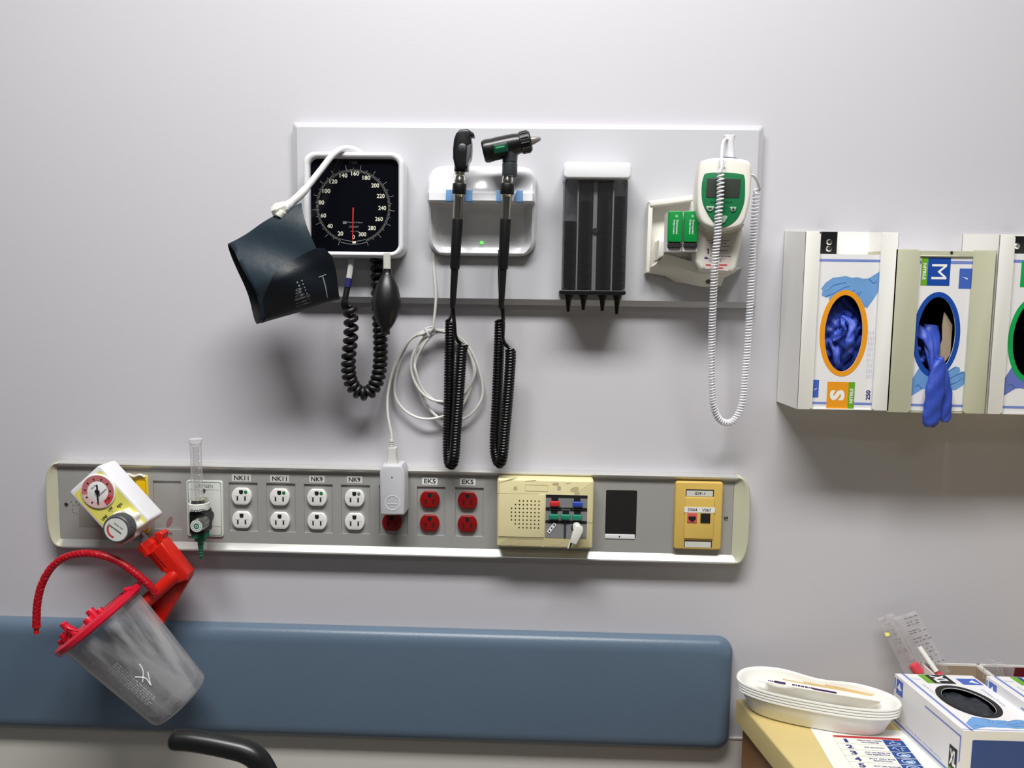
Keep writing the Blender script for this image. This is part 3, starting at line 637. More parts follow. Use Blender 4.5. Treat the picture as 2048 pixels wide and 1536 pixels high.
m = MB(); m.loft([inner[-1]]+outer[::-1]+[cuffring(.0, .985)], False, False, closed=False); body = build(m, 'cuff_body', mat('cuff_outer', (36, 49, 58), .42, var=.06, bump=.15, bs=50, dist=.004), t, ang=70)
# overlapping flap round the front and underside: from mid front down to the bottom fold and up behind
m = MB(); rows = []
for k in range(25):
    f = .05+.95*k/24; st = 1.50+(.62*(1-min(1, f/.42))**1.6 if f < .42 else 0) + (.25*max(0, (f-.94)/.06)**2)
    rows.append(cuffring(f, 1.012, st, PI*1.15, 26, 3.5))
back = [[p+Vector((0, .0016, .0002)) for p in r_] for r_ in rows]
m.loft(rows+back[::-1]+[rows[0]], False, False, closed=False); flap = build(m, 'flap', M['cuff'], t, ang=70)
# printing on the flap: built on a drawing plane that leans with the flap's lower front
def flp(f, a, e=.8): 
    r_ = cuffring(f, 1.012, a, a+.01, 1, 3.5+e); return r_[0]
class Surf:
    s = .00075
    def p(s_, u, v, e=0): return flp(.5+(u+15)/190, 2.3+v/95, e)
sg = Surf()
m = MB()
def dens(pts_, per=4):
    o_ = []
    for i in range(len(pts_)):
        a, b_ = Vector(pts_[i]), Vector(pts_[(i+1) % len(pts_)])
        for k in range(per): q = a.lerp(b_, k/per); o_.append((q.x, q.y))
    return o_
prt = [(-2, -30, 4), (0, -22, 5), (-3, -14, 12), (-5, -7, 13), (-5, 1, 20), (-7, 9, 24), (-6, 20, 26), (-5, 30, 30)]
for i, (u, v, w) in enumerate(prt):
    if w < 6: flat(m, sg, ell(u, v, w/2, 2.4, 12), 1)
    else:
        ring(m, sg, rr(u, v, w, 5.2, 2.5, 2), rr(u, v, w-2.2, 3, 1.4, 2), .9, 1.1); flat(m, sg, rr(u+w*.18, v, w*.35, 3.2, 1, 1), 1)
        flat(m, sg, [(u-w/2-3, v), (u-w/2+2, v-2.6), (u-w/2+2, v+2.6)], 1)
flat(m, sg, rr(-7, 9, 22, 4.4, 1.5, 2), 1.05); ring(m, sg, rr(11, 9, 8, 9, 2, 2), rr(11, 9, 6.4, 7.4, 1.6, 2), .9, 1.1)
for v in (-30, -22, -14, -7, 1, 9, 20, 30): flat(m, sg, rr(9+(v+30)*.04, v, 3, 3.2, .8, 1), 1)
build(m, 'size_print', M['greyink'], flap, 'pale grey printed size figures')
m = MB(); 
for k in range(14): flat(m, sg, rc(52, -24+k*4.4, 54.4, -24+(k+1)*4.4), 1)
for k in range(4): flat(m, sg, rc(44+k*4.5, -26, 44+(k+1)*4.5, -24), 1)
build(m, 'index_line', M['greyink'], flap)
cn = WP([(546, 424, 112), (560, 420, 112), (574, 412, 112)])
m = MB(); tube(m, [cn[0], cn[0].lerp(cn[1], .5), cn[1], cn[2]], [.0075, .0105, .011, .0075], 8); tube(m, [W(558, 432, 114), W(563, 424, 114), W(566, 414, 112)], [.0075, .008, .006], 12); build(m, 'hose_connector', M['cream'], t)
m = MB(); hp = smooth(WP([(563, 424, 114), (578, 410, 110), (606, 384, 102), (640, 342, 84), (664, 312, 72), (684, 298, 58), (704, 298, 40), (722, 306, 26)]), 8)
tube(m, hp, [(.0066 if i < 10 else (.0056 if i < 18 else .0046)) for i in range(len(hp))], 14); build(m, 'hose', M['whiteg'], t, 'white rubber hose')

# ------------------------------------------------------------------ charging station
g = wf(962, 417, 60)
t = thing('charging_station', 'white rounded wall charger holding the two instrument handles', 'charging station', g.p(0, 90, 22))
def prof(v):                            # depth of the front at height v (px from centre, down positive)
    P = [(-92, 30), (-85, 46), (-60, 58), (-34, 66), (-30, 70), (-14, 71), (-12.9, 70), (-11.5, 48), (0, 43), (45, 33), (72, 29), (84, 34), (89, 35), (92, 30)]
    for (a, b_), (c, d) in zip(P, P[1:]):
        if v <= c: return b_+(d-b_)*(v-a)/(c-a)
    return P[-1][1]
m = MB(); rings = []
vsx = [-92, -91, -88, -84, -78, -70, -60, -50, -42, -36, -33, -31, -29, -22, -15, -14, -12.9, -11.5, -8, -4, 2, 8, 16, 25, 35, 45, 55, 62, 70, 76, 82, 87, 90, 92]
NU = 40
for v in vsx:
    c = 34; dv = max(0, abs(v)-(92-c)); hw = 111-c+math.sqrt(max(0, c*c-dv*dv)); row = []
    for i in range(NU+1):
        x = -1+2*i/NU; u = hw*math.copysign(abs(x)**.8, x)
        edge = max(0, abs(u)-(hw-9))/9; dpt = prof(v); lim = 26
        if -12 < v < 88: dpt = dpt+(max(dpt, 58-(v+12)*.22)-dpt)*max(0, min(1, (abs(u)-hw+20)/12))
        row.append(g.p(u, v, dpt-(dpt-lim)*edge**3))
    rings.append(row)
full = [[g.p((Vector(r_[0])-g.o).dot(g.ax)/g.ax.length_squared, v, 22)]+r_+[g.p((Vector(r_[-1])-g.o).dot(g.ax)/g.ax.length_squared, v, 22)] for r_, v in zip(rings, vsx)]
m.loft(full, True, True, closed=True); build(m, 'housing', M['whiteg'], t, ang=30)
for u, lab in ((-42, ''), (57.5, '')):
    m = MB(); 
    for s_ in (-1, 1): prism(m, g, [(u+s_*26, -34), (u+s_*26, -11), (u+s_*11, -11), (u+s_*11, -26), (u+s_*15, -34)], 60, 76, 1)
    build(m, 'cradle_clip', M['blueclip'], t, 'pale blue cradle clip')
m = MB(); flat(m, g, ell(-1, 65, 4, 4, 16), 44.6); flat(m, g, ell(-1, 65, 4, 4, 16), 44.9)
m = MB(); lathe(m, g.p(-1, 65, 29), (0, -1, 0), [(.0022, 0), (.0022, .002), (.0012, .0028)], 16); build(m, 'power_lamp', emis('led_green', (.12, 1, .08), 1.6), t, 'lit green power lamp')
m = MB(); txt(m, g, 'POWER', -1, 73, 1.8, 32, 10); build(m, 'lettering', M['greyink'], t)

# ------------------------------------------------------------------ instrument handles
def handle(xs, name, label, cat, coilpts, strand, ustrand):
    """xs: px column of the handle at top and bottom"""
    x0, x1 = xs
    def X(y): return x0+(x1-x0)*(y-345)/(600-345)
    t = thing(name, label, cat, W(X(940), 940, 30))
    def P(y, d=92): return W(X(y), y, d-(y-345)*.06)
    def seg(m, ys, rs, n=24): 
        a = P(ys[0]); ax = P(ys[-1])-a; L = ax.length
        lathe(m, a, ax, [(r_/1000, (P(y)-a).length) for y, r_ in zip(ys, rs)], n)
    m = MB(); seg(m, [343, 346, 350, 352, 358, 360, 366, 369], [7.6, 8.2, 8.2, 7, 7.6, 8.2, 8, 7.5]); build(m, 'neck', M['chrome'], t)
    m = MB(); seg(m, [367, 368.5, 387, 389], [9.4, 10, 10, 9.2]); build(m, 'ring_grip', M['rubber'], t)
    m = MB(); seg(m, [388, 390, 396, 440], [9.4, 8.2, 7.3, 7.3]); build(m, 'shaft', M['chrome'], t)
    m = MB(); seg(m, [438, 440, 534, 538, 539, 575, 600, 617], [7.4, 7.7, 7.2, 6.6, 5.4, 5, 4.4, 3.4]); sl = build(m, 'sleeve', M['rubber'], t)
    return t, P, X
def cordparts(t, cl, strand1, strand2):
    m = MB(); path = smooth(WP(cl), 12); coil(m, path, .0066, .0022, .0043, 14, 6); build(m, 'coiled_cord', M['cord'], t, ang=60)
    for s_, r_ in ((strand1, .0028), (strand2, .0024)):
        m = MB(); tube(m, smooth(WP(s_), 6), r_, 10); build(m, 'straight_cord', M['cord'], t)
t, P, X = handle((920.5, 906), 'ophthalmoscope', 'ophthalmoscope with tall flat black head, left of the two handles in the charger', 'ophthalmoscope', None, None, None)
g = wf(925, 302, 92)
o = AL(g, [(912, 341), (907, 318), (907, 300), (909, 282), (913, 270), (921, 262), (936, 261), (942, 264), (942.5, 277), (944, 285), (944, 298), (943, 316), (938, 326), (936, 341)])
m = MB(); prism(m, g, o, 80, 104, 4, 4); hd = build(m, 'head', M['black'], t)
m = MB(); prism(m, g, AL(g, [(933, 262), (946, 266), (949, 270), (949, 275), (943, 274), (934, 270)]), 84, 100, 1); build(m, 'brow_rest', M['rubber'], hd)
m = MB(); lathe(m, g.p(*A(g, 926, 299), 102), (0, -1, 0), [(.006, 0), (.006, .002), (.0045, .003)], 24); lathe(m, g.p(*A(g, 926, 299), 104), (0, -1, 0), [(.0022, 0), (.0022, .0016)], 16); build(m, 'lens_dial', M['charcoal'], hd)
m = MB(); prism(m, g, AL(g, [(936, 295), (943, 292), (943, 312), (936, 334), (933, 336)]), 100, 105, .6); build(m, 'side_label', M['greyknob'], hd, 'grey printed side label')
m = MB(); a = P(341); lathe(m, a, P(300)-a, [(.0088, -.002), (.009, .004), (.0082, .006)], 24); build(m, 'collar', M['black'], t)
cordparts(t, [(901, 642, 26), (900, 700, 28), (898, 800, 30), (896, 880, 32), (897, 917, 36), (902, 929, 44), (908, 915, 50), (912, 860, 48), (918, 780, 46), (923, 710, 44), (926, 690, 44)],
          [(906, 590, 76), (907, 625, 72), (909, 650, 64), (911, 672, 56), (918, 684, 46), (927, 690, 46)], [(905, 500, 40), (905, 560, 46), (905, 610, 50), (903, 628, 42), (899, 638, 32), (895, 641, 27)])
t, P, X = handle((1016, 1003), 'otoscope', 'otoscope with slanted barrel head and pale ear tip, on the right of the charger', 'otoscope', None, None, None)
g = wf(1018, 297, 92, -12)
def AR(px, py): return A(g, px, py)
a = W(966, 304, 92); b_ = W(1056, 283, 92); ax = (b_-a).normalized(); L = (b_-a).length
m = MB(); lathe(m, a, ax, [(.0135, 0), (.0155, .002), (.0162, .006), (.0158, .013), (.0145, .0135)], 36); hd = build(m, 'eyepiece', M['black'], t)
m = MB(); lathe(m, a, ax, [(.0155, .012), (.0158, .02), (.0152, .045), (.0135, .054), (.013, .058)], 36); bar_ = build(m, 'barrel', M['black'], t)
m = MB(); prism(m, g, rr(-16, 1, 30, 19, 4), 101, 109.5, 1); w_ = build(m, 'window', M['darkgreen'], bar_)
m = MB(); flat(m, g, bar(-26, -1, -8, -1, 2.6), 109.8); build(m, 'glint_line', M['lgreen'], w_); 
m = MB(); flat(m, g, bar(-26, 13, -4, 11.5, 2.6), 105.5); build(m, 'side_strip', M['greyknob'], bar_)
m = MB(); lathe(m, a, ax, [(.0128, .052), (.0145, .054), (.0145, .067), (.0125, .069), (.006, .0695)], 36)
for k in range(12):
    q = 2*PI*k/12; N_ = ax.orthogonal().normalized(); B_ = ax.cross(N_); dd = (N_*math.cos(q)+B_*math.sin(q))*.0145; tube(m, [a+ax*.055+dd, a+ax*.066+dd], .0012, 6)
build(m, 'focus_ring', M['rubber'], t)
m = MB(); lathe(m, a, ax, [(.0065, .069), (.0055, .073), (.0028, .082), (.002, .083)], 24); build(m, 'ear_tip', mat('ear_tip', (158, 154, 150), .22, .4), t, 'pale ear tip')
m = MB(); q = W(1019, 322, 92); lathe(m, W(1020, 300, 92), (0, 0, -1), [(.0125, 0), (.011, .008), (.0105, .017), (.0098, .0175), (.0098, .0185), (.0108, .019), (.0108, .034), (.01, .036)], 30); build(m, 'head_stem', M['charcoal'], t)
cordparts(t, [(1000, 643, 26), (998, 700, 28), (994, 800, 30), (990, 880, 32), (992, 912, 36), (999, 926, 44), (1005, 912, 50), (1010, 860, 48), (1017, 780, 46), (1021, 720, 44), (1021, 699, 44)],
          [(1003, 590, 76), (1006, 630, 70), (1006, 660, 60), (1006, 678, 52), (1012, 690, 46), (1022, 698, 46)], [(999, 500, 40), (999, 560, 46), (1002, 610, 50), (1007, 632, 44), (1006, 640, 32), (995, 642, 26)])

# ------------------------------------------------------------------ ear tip dispenser
g = wf(1189, 455, 64)
def Dp(px, py): return A(g, px, py)
t = thing('ear_tip_dispenser', 'wall dispenser with white cap and four smoky tubes of black ear tips', 'dispenser', g.p(0, 132, 22))
c = [(Dp(1125, 325)[0]+0, 0)]
m = MB(); prism(m, g, rr(3, -113.5, 135, 33, 8, 4), 22, 66, 3); build(m, 'cap', M['white'], t)
bw = 126
m = MB(); prism(m, g, rc(-bw/2+2, -100, bw/2+2, 128), 21.5, 25); build(m, 'back_plate', mat('dispenser_back', (205, 206, 207), .4), t)
m = MB(); prism(m, g, rr(-1, 131, 134, 9, 4), 22, 66, 1); build(m, 'base', M['black'], t)
lv = [443, 402, 386, 392]; us = [-48, -17, 22, 52]
m = MB(); prism(m, g, rc(-2, -100, 6, 126), 25, 50); st = build(m, 'centre_strip', M['grey'], t)
m = MB(); lathe(m, g.p(2, 4, 50), (0, -1, 0), [(.0042, 0), (.0042, .003), (.003, .004)], 20); sc = build(m, 'screw', M['steel'], t)
m = MB(); flat(m, g, ell(2, 4, 2.6, 2.6, 16), 54.3); build(m, 'screw_socket', M['slot'], sc)
for u in (-33, 38):
    m = MB(); prism(m, g, rc(u-1.5, -100, u+1.5, 126), 25, 52); build(m, 'divider', M['grey'], t)
m = MB(); ring(m, g, rr(2, 14, bw, 228, 10), rr(2, 14, bw-3, 225, 9), 25, 62, .8); prism(m, g, rc(-bw/2+4, -99, bw/2, 126), 60.5, 61.5); build(m, 'cover', M['smoke'], t)
for u, ly in zip(us, lv):
    m = MB(); r_ = .0112
    m.loft([[g.p(u+r_/g.s*math.cos(a), v, 43+r_*1000*math.sin(a)) for a in [2*PI*k/24 for k in range(24)]] for v in (-98, 127)], False, False); build(m, 'tube', M['smoketube'], t)
grp = 'stacks of black ear tips in the dispenser tubes'
nm = ['shortest stack of black ear tips, in the far left dispenser tube', 'stack of black ear tips in the second dispenser tube from the left', 'tallest stack of black ear tips, just right of the centre strip', 'stack of black ear tips in the far right dispenser tube']
for u, ly, la, tl in zip(us, lv, nm, (36, 32, 33, 40)):
    v0 = A(g, 1189, ly, 50)[1]; pr = [(.0001, v0)]; v = v0
    while v < 122: pr += [(.0103, v), (.0103, v+3.2), (.0097, v+3.5), (.0097, v+4.2)]; v += 4.5
    pr += [(.0075, 126), (.0068, 137), (.0045, 145), (.0026, 137+tl-8), (.0024, 137+tl-2), (.0008, 137+tl-2)]
    m = MB(); m.loft([[g.p(u+r_/g.s*math.cos(a), vv, 43+r_*1000*math.sin(a)) for a in [2*PI*k/24 for k in range(24)]] for r_, vv in pr]); solo(m, 'ear_tip_stack', M['specula'], la, 'ear tips', g.p(u, 137+tl, 43), grp, ang=40)

# ------------------------------------------------------------------ thermometer station
g = wf(1400, 480, 72)
t = thing('thermometer_holder', 'cream plastic wall bracket with a printed label that cradles the thermometer and two cover boxes', 'wall bracket', g.p(0, 80, 22))
def AG(pts, d=None): return AL(g, pts, d)
m = MB(); prism(m, g, AG([(1297, 402), (1386, 390), (1388, 470), (1384, 540), (1360, 552), (1310, 540), (1291, 545)], 26), 21.5, 26, 1); build(m, 'back_plate', M['cream'], t)
m = MB(); prism(m, g, AG([(1297, 404), (1385, 392), (1386, 402), (1300, 414)], 42), 24, 46, 2); prism(m, g, AG([(1297, 404), (1306, 410), (1300, 545), (1291, 546)], 42), 24, 44, 2); build(m, 'upper_lip', M['cream'], t)
m = MB()
rows = [[g.p(*A(g, x, y, d), d) for x, y, d in q] for q in (
    [(1291, 540, 22), (1310, 530, 46), (1332, 508, 64), (1400, 528, 66), (1470, 538, 66), (1484, 535, 22)],
    [(1294, 546, 22), (1315, 537, 44), (1340, 530, 56), (1400, 548, 60), (1462, 548, 58), (1470, 545, 22)],
    [(1330, 552, 22), (1345, 552, 32), (1372, 556, 38), (1400, 560, 40), (1445, 556, 38), (1448, 556, 22)],
    [(1352, 565, 22), (1368, 566, 26), (1385, 570, 30), (1410, 574, 30), (1442, 572, 28), (1443, 570, 22)])]
m.loft(rows, True, True, closed=True); build(m, 'lower_skirt', M['cream'], t)
m = MB(); prism(m, g, AG([(1318, 480), (1400, 478), (1404, 512), (1392, 520), (1330, 512), (1316, 518)], 62), 24, 62, 3); build(m, 'cover_pocket', M['cream'], t)
m = MB(); prism(m, g, AG([(1396, 446), (1402, 456), (1425, 461), (1450, 461), (1472, 457), (1486, 449), (1485, 480), (1474, 536), (1466, 546), (1400, 540), (1388, 520), (1386, 470)], 84), 24, 84, 5); pk = build(m, 'thermometer_pocket', M['cream'], t)
m = MB(); tube(m, smooth([g.p(*A(g, x, y, 84), 84) for x, y in ((1395, 452), (1405, 458), (1430, 462), (1455, 462), (1475, 457), (1486, 448))], 6), .003, 8); build(m, 'pocket_rim', M['cream'], t)
lab = AG([(1412, 474), (1420, 473), (1458, 474), (1465, 478), (1464, 500), (1460, 535), (1456, 542), (1410, 537), (1406, 530), (1408, 500)], 84)
m = MB(); flat(m, g, lab, 84.25); lb = build(m, 'instruction_label', M['pinkprint'], t, 'pinkish printed instruction label')
m = MB(); random.seed(3)
for y, a, b_ in ((481, 1413, 1458), (486, 1418, 1450), (492, 1424, 1457), (501, 1436, 1456), (512, 1420, 1458), (518, 1414, 1446), (522, 1418, 1442)):
    x = a
    while x < b_: w = random.uniform(2, 6); q = A(g, x, y+(x-1430)*.02, 84); flat(m, g, rc(q[0], q[1]-.7, q[0]+w, q[1]+.7), 84.4); x += w+1.5
ar = AG([(1416, 496), (1419, 500), (1417.5, 500), (1417.5, 508), (1415, 508), (1415, 500), (1413, 500)], 84); flat(m, g, ar, 84.4); q = A(g, 1412, 516, 84); flat(m, g, ell(*q, 3.5, 2.2, 14), 84.4)
build(m, 'label_print', M['nink'], lb)
m = MB(); q = A(g, 1432, 531, 84); txt(m, g, 'DO NOT DISCARD', *q, 3.4, 84.4, 42); q = A(g, 1432, 537, 84); txt(m, g, 'SEE MANUAL', *q, 2, 84.4, 22); 
m = MB(); 
for y, a, b_ in ((530, 1411, 1421), (530, 1424, 1436), (530, 1438, 1454), (536, 1420, 1446)): q = A(g, a, y, 84); flat(m, g, rc(q[0], q[1]-1.6, q[0]+b_-a, q[1]+1.4), 84.4)
build(m, 'label_red_print', M['redprint'], lb)
m = MB(); q = A(g, 1418, 562, 36); lathe(m, g.p(*q, 30), (0, -1, 0), [(.0052, 0), (.0052, .008), (.0035, .009)], 24); build(m, 'lock', M['steel'], t)
gb = wf(1350, 460, 96)
for px, lab_ in ((1350.5, 'green and white box of thermometer covers, the left one of the pair'), (1382.5, 'green and white box of thermometer covers, the right one, beside the thermometer')):
    gb = wf(px, 459, 96); b = thing('probe_cover_box', lab_, 'cover box', gb.p(0, 40, 78), 'boxes of thermometer covers')
    ri = px > 1360
    m = MB(); prism(m, gb, rc(-14.5, -36, 14.5, 43), 62.5, 91.5); build(m, 'carton', M['card'], b)
    m = MB(); prism(m, gb, rr(0, -6, 29, 63, 3, 3), 91.5, 96, 1.5); build(m, 'green_face', M['boxgreen'], b)
    m = MB(); prism(m, gb, rr(0, 31.5, 28, 11, 4, 3), 91.5, 94.5, .8); wn = build(m, 'window', M['slot'], b)
    m = MB()
    if not ri:
        for k in range(3): ring(m, gb, ell(-8+k*8, 31.5, 3.8, 4.2, 16), ell(-8+k*8, 31.5, 2.2, 2.6, 16), 94.4, 95)
    else: flat(m, gb, ell(4, 31, 3, 1.6, 12), 94.7)
    build(m, 'covers', M['steel'], wn)
    m = MB(); txt(m, gb, 'Thermometer', 3.5, -5, 3.8, 96.2, 30, rot=90); txt(m, gb, 'Probe Covers', -2.5, -5, 3.8, 96.2, 28, rot=90); txt(m, gb, '25', 2, -27, 4, 96.2, rot=90); build(m, 'lettering', M['whiteink'], b)
    if ri: m = MB(); flat(m, gb, rc(-13, 17.4, 13, 18), 96.2); build(m, 'flap_line', M['teal'], b)

g = wf(1445, 392, 96)
t = thing('electronic_thermometer', 'white electronic thermometer with green face and grey screen standing in the wall bracket', 'thermometer', g.p(0, 75, 50))
def AT(pts, d=None): return AL(g, pts, d)
o = AT([(1398, 326), (1420, 320), (1450, 319), (1480, 322), (1495, 329), (1498, 350), (1496, 395), (1490, 425), (1483, 447), (1470, 458), (1440, 463), (1410, 456), (1397, 445), (1391, 425), (1390, 390), (1393, 350)])
o = [(p.x, p.y) for p in smooth([(a, b_, 0) for a, b_ in o]+[(o[0][0], o[0][1], 0)], 3)[:-1]]
m = MB(); prism(m, g, o, 87, 112, 5, 4); body = build(m, 'body', M['cream'], t)
f = AT([(1408, 350), (1415, 346), (1450, 345), (1482, 348), (1489, 354), (1490, 375), (1489, 400), (1484, 418), (1475, 436), (1462, 448), (1448, 454), (1436, 452), (1424, 441), (1413, 424), (1405, 405), (1403, 385), (1404, 365)], 112)
f = [(p.x, p.y) for p in smooth([(a, b_, 0) for a, b_ in f]+[(f[0][0], f[0][1], 0)], 3)[:-1]]
m = MB(); prism(m, g, f, 111, 113, .6); fc = build(m, 'green_face', M['thgreen'], t, 'green front plate')
m = MB(); prism(m, g, AT([(1414, 358), (1416, 356), (1480, 358), (1482, 360), (1479, 393), (1477, 396), (1414, 395), (1412, 393)], 113), 113, 113.5, .3); build(m, 'screen', M['lcd'], t, 'dark grey display')
m = MB(); q = A(g, 1443, 405, 113); txt(m, g, 'SureTemp PLUS', *q, 4, 113.3, 42); build(m, 'lettering', M['ink'], fc)
m = MB(); q = A(g, 1445, 336, 112); txt(m, g, 'W A', *q, 4, 112.3, 12); build(m, 'body_lettering', M['teal'], body)
for x, y, w, h in ((1420, 418, 17, 11), (1466, 419, 13, 10), (1441, 440, 28, 17)):
    q = A(g, x, y, 113); m = MB()
    prism(m, g, [(q[0]-w/2, q[1]-h*.35), (q[0]-w*.4, q[1]-h/2), (q[0]+w*.4, q[1]-h/2), (q[0]+w/2, q[1]-h*.35), (q[0]+w*.3, q[1]+h*.3), (q[0], q[1]+h/2), (q[0]-w*.3, q[1]+h*.3)], 113, 114.5, .6); bt = build(m, 'button', M['btn'], t)
    if x == 1466: m = MB(); flat(m, g, [(q[0]-3, q[1]-1), (q[0], q[1]+4), (q[0]+3, q[1]-1), (q[0]+1, q[1]-1), (q[0]+1, q[1]-4), (q[0]-1, q[1]-4), (q[0]-1, q[1]-1)], 114.8); build(m, 'arrow_mark', M['slot'], bt)
    if x == 1420: m = MB(); flat(m, g, rc(q[0]-4, q[1]-2, q[0]+3, q[1]+1), 114.8); build(m, 'symbol', M['charcoal'], bt)
m = MB(); prism(m, g, AT([(1438, 317), (1450, 314), (1470, 316), (1488, 322), (1487, 327), (1438, 322)], 100), 86, 104, 1.5); build(m, 'probe_socket', M['navy'], t, 'dark blue probe socket')
m = MB()
rings = []
for y, w, d, dx in ((319, 9, 9, 0), (310, 8.5, 8, 0), (298, 7.5, 7.5, .5), (286, 7.5, 8, 0), (278, 9, 8, 0), (272, 10, 8, .5), (270.5, 9, 7, .5)):
    c_ = W(1458.5+dx, y, 95); rings.append([c_+Vector((w*.00078*math.copysign(abs(math.cos(a))**.7, math.cos(a)), d*.00078*math.copysign(abs(math.sin(a))**.7, math.sin(a)), 0)) for a in [2*PI*k/24 for k in range(24)]])
m.loft(rings); pr = build(m, 'probe', M['whiteg'], t)
m = MB(); rings = [[c_+Vector((w*.00078*math.cos(a), w*.0006*math.sin(a), 0)) for a in [2*PI*k/16 for k in range(16)]] for c_, w in ((W(1458.5, 270.6, 95), 6), (W(1458.5, 269.4, 95), 6))]; m.loft(rings); build(m, 'probe_end', M['charcoal'], pr)
m = MB(); tube(m, smooth(WP([(1455, 279, 100), (1450, 279, 106), (1446, 286, 112), (1444, 300, 116), (1443, 318, 120), (1443, 335, 122), (1440, 342, 122), (1437, 345, 122)]), 6), .0019, 8)
tube(m, smooth(WP([(1497, 350, 94), (1505, 351, 90), (1512, 358, 82), (1518, 372, 74), (1519, 380, 68), (1514, 380, 66)]), 6), .0019, 8); build(m, 'straight_cord', M['coilwhite'], t)
path = smooth(WP([(1441, 344, 122), (1441, 370, 121), (1440, 400, 120), (1437, 430, 118), (1435, 470, 115), (1431, 510, 110), (1428, 560, 100), (1426, 610, 90), (1424, 660, 80), (1423, 720, 70), (1424, 780, 60), (1428, 815, 54), (1438, 838, 48), (1453, 846, 44), (1468, 840, 42), (1480, 820, 42), (1487, 790, 44), (1491, 740, 46), (1495, 690, 48), (1499, 620, 52), (1502, 560, 56), (1506, 480, 60), (1509, 430, 64), (1512, 395, 66), (1514, 377, 66)]), 14)
m = MB(); coil(m, path, .0042, .0013, lambda s_: .0052 if s_ < .08 else (.0042 if s_ < .94 else .005), 14, 6); build(m, 'coiled_cord', M['coilwhite'], t, ang=60)

# ------------------------------------------------------------------ glove box dispensers
FD = 98
def glove_holder(name, label, xl, fl, fr, xr, yt, yb, mt, left_side=True):
    """xl flange outer left, fl its inner edge, fr/xr the right flange (px on the front plane at mid height)"""
    g = wf((fl+fr)/2, (yt+yb)/2, FD); c = (fl+fr)/2; h = (yb-yt)/2
    t = thing(name, label, 'glove dispenser', g.p(0, h, 2), 'glove dispensers on the wall')
    ht = h+(15 if yt < 490 else 4)
    m = MB(); prism(m, g, rc(xl-c, -ht, xr-c, h), .8, 3); build(m, 'back_plate', mt, t)
    for a, b_, s_ in ((xl, fl, -1), (xr, fr, 1)):
        u0, u1 = min(a, b_)-c, max(a, b_)-c; r_ = 5
        pts = [(u0, -h), (u1-(r_ if s_ < 0 else 0), -h), (u1, -h+(r_ if s_ < 0 else 0)), (u1, h-(r_ if s_ < 0 else 0)), (u1-(r_ if s_ < 0 else 0), h), (u0+(r_ if s_ > 0 else 0), h), (u0, h-(r_ if s_ > 0 else 0)), (u0, -h+(r_ if s_ > 0 else 0))]
        m = MB(); prism(m, g, pts, FD-1.5, FD, .4); ue = a-c; m.add([g.p(ue-k_*s_*2, v, e) for k_ in (0, 1) for v, e in ((-ht, 2), (-h, FD-.3), (h, FD-.3), (h, 2))], [(0, 1, 2, 3), (4, 5, 6, 7), (0, 1, 5, 4), (1, 2, 6, 5), (2, 3, 7, 6), (3, 0, 4, 7)]); build(m, 'side_flange', mt, t)
    m = MB(); prism(m, g, rc(xl-c+1, h-2, xr-c-1, h), 2, FD-3); build(m, 'bottom_shelf', mt, t)
    return t, g
def hole_face(mb, g, u0, v0, u1, v1, cu, cv, a, b, e, n=64):
    po, pi = [], []
    for i in range(n):
        th = 2*PI*i/n; c_, s_ = math.cos(th), math.sin(th); pi.append((cu+a*c_, cv+b*s_))
        kx = ((u1-cu) if c_ > 0 else (u0-cu))/c_ if abs(c_) > 1e-9 else 1e9; ky = ((v1-cv) if s_ > 0 else (v0-cv))/s_ if abs(s_) > 1e-9 else 1e9
        k = min(kx, ky); po.append((cu+k*c_, cv+k*s_))
    for cx_, cy_ in ((u0, v0), (u1, v0), (u1, v1), (u0, v1)):
        j = min(range(n), key=lambda i: (po[i][0]-cx_)**2+(po[i][1]-cy_)**2); po[j] = (cx_, cy_)
    mb.loft([[g.p(u, v, e) for u, v in po], [g.p(u, v, e) for u, v in pi], [g.p(u, v, e-1) for u, v in pi]], False, False)
def carton(g, u0, v0, u1, v1, cu, cv, a, b, e0, e1, par, ringmat, ra):
    """printed glove carton with an oval opening, its front at e1"""
    m = MB(); hole_face(m, g, u0, v0, u1, v1, cu, cv, a, b, e1)
    m.add([g.p(u, v, e) for e in (e0, e1) for u, v in rc(u0, v0, u1, v1)], [(0, 1, 2, 3), (0, 1, 5, 4), (1, 2, 6, 5), (2, 3, 7, 6), (3, 0, 4, 7)]); cb = build(m, 'carton', M['card'], par)
    m = MB(); ring(m, g, ell(cu, cv, ra[0], ra[1], 64), ell(cu, cv, a+.4, b+.4, 64), e1+.05, e1+.3); build(m, 'oval_ring', ringmat, cb)
    m = MB(); sc = []
    for i in range(110): th = 2*PI*i/110; flat(m, g, ell(cu+(a+.6)*math.cos(th), cv+(b+.6)*math.sin(th), 1.1, 1.1, 6), e1+.4)
    build(m, 'perforated_edge', ringmat, cb)
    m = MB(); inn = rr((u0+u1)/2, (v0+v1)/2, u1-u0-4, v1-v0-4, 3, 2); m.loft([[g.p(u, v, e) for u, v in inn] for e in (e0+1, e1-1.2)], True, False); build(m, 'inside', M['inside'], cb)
    return cb
def bands(g, qs, e, par, name='blue_band', m_='peri'):
    for q in qs: build(flat(MB(), g, rc(*q), e), name, M[m_], par)
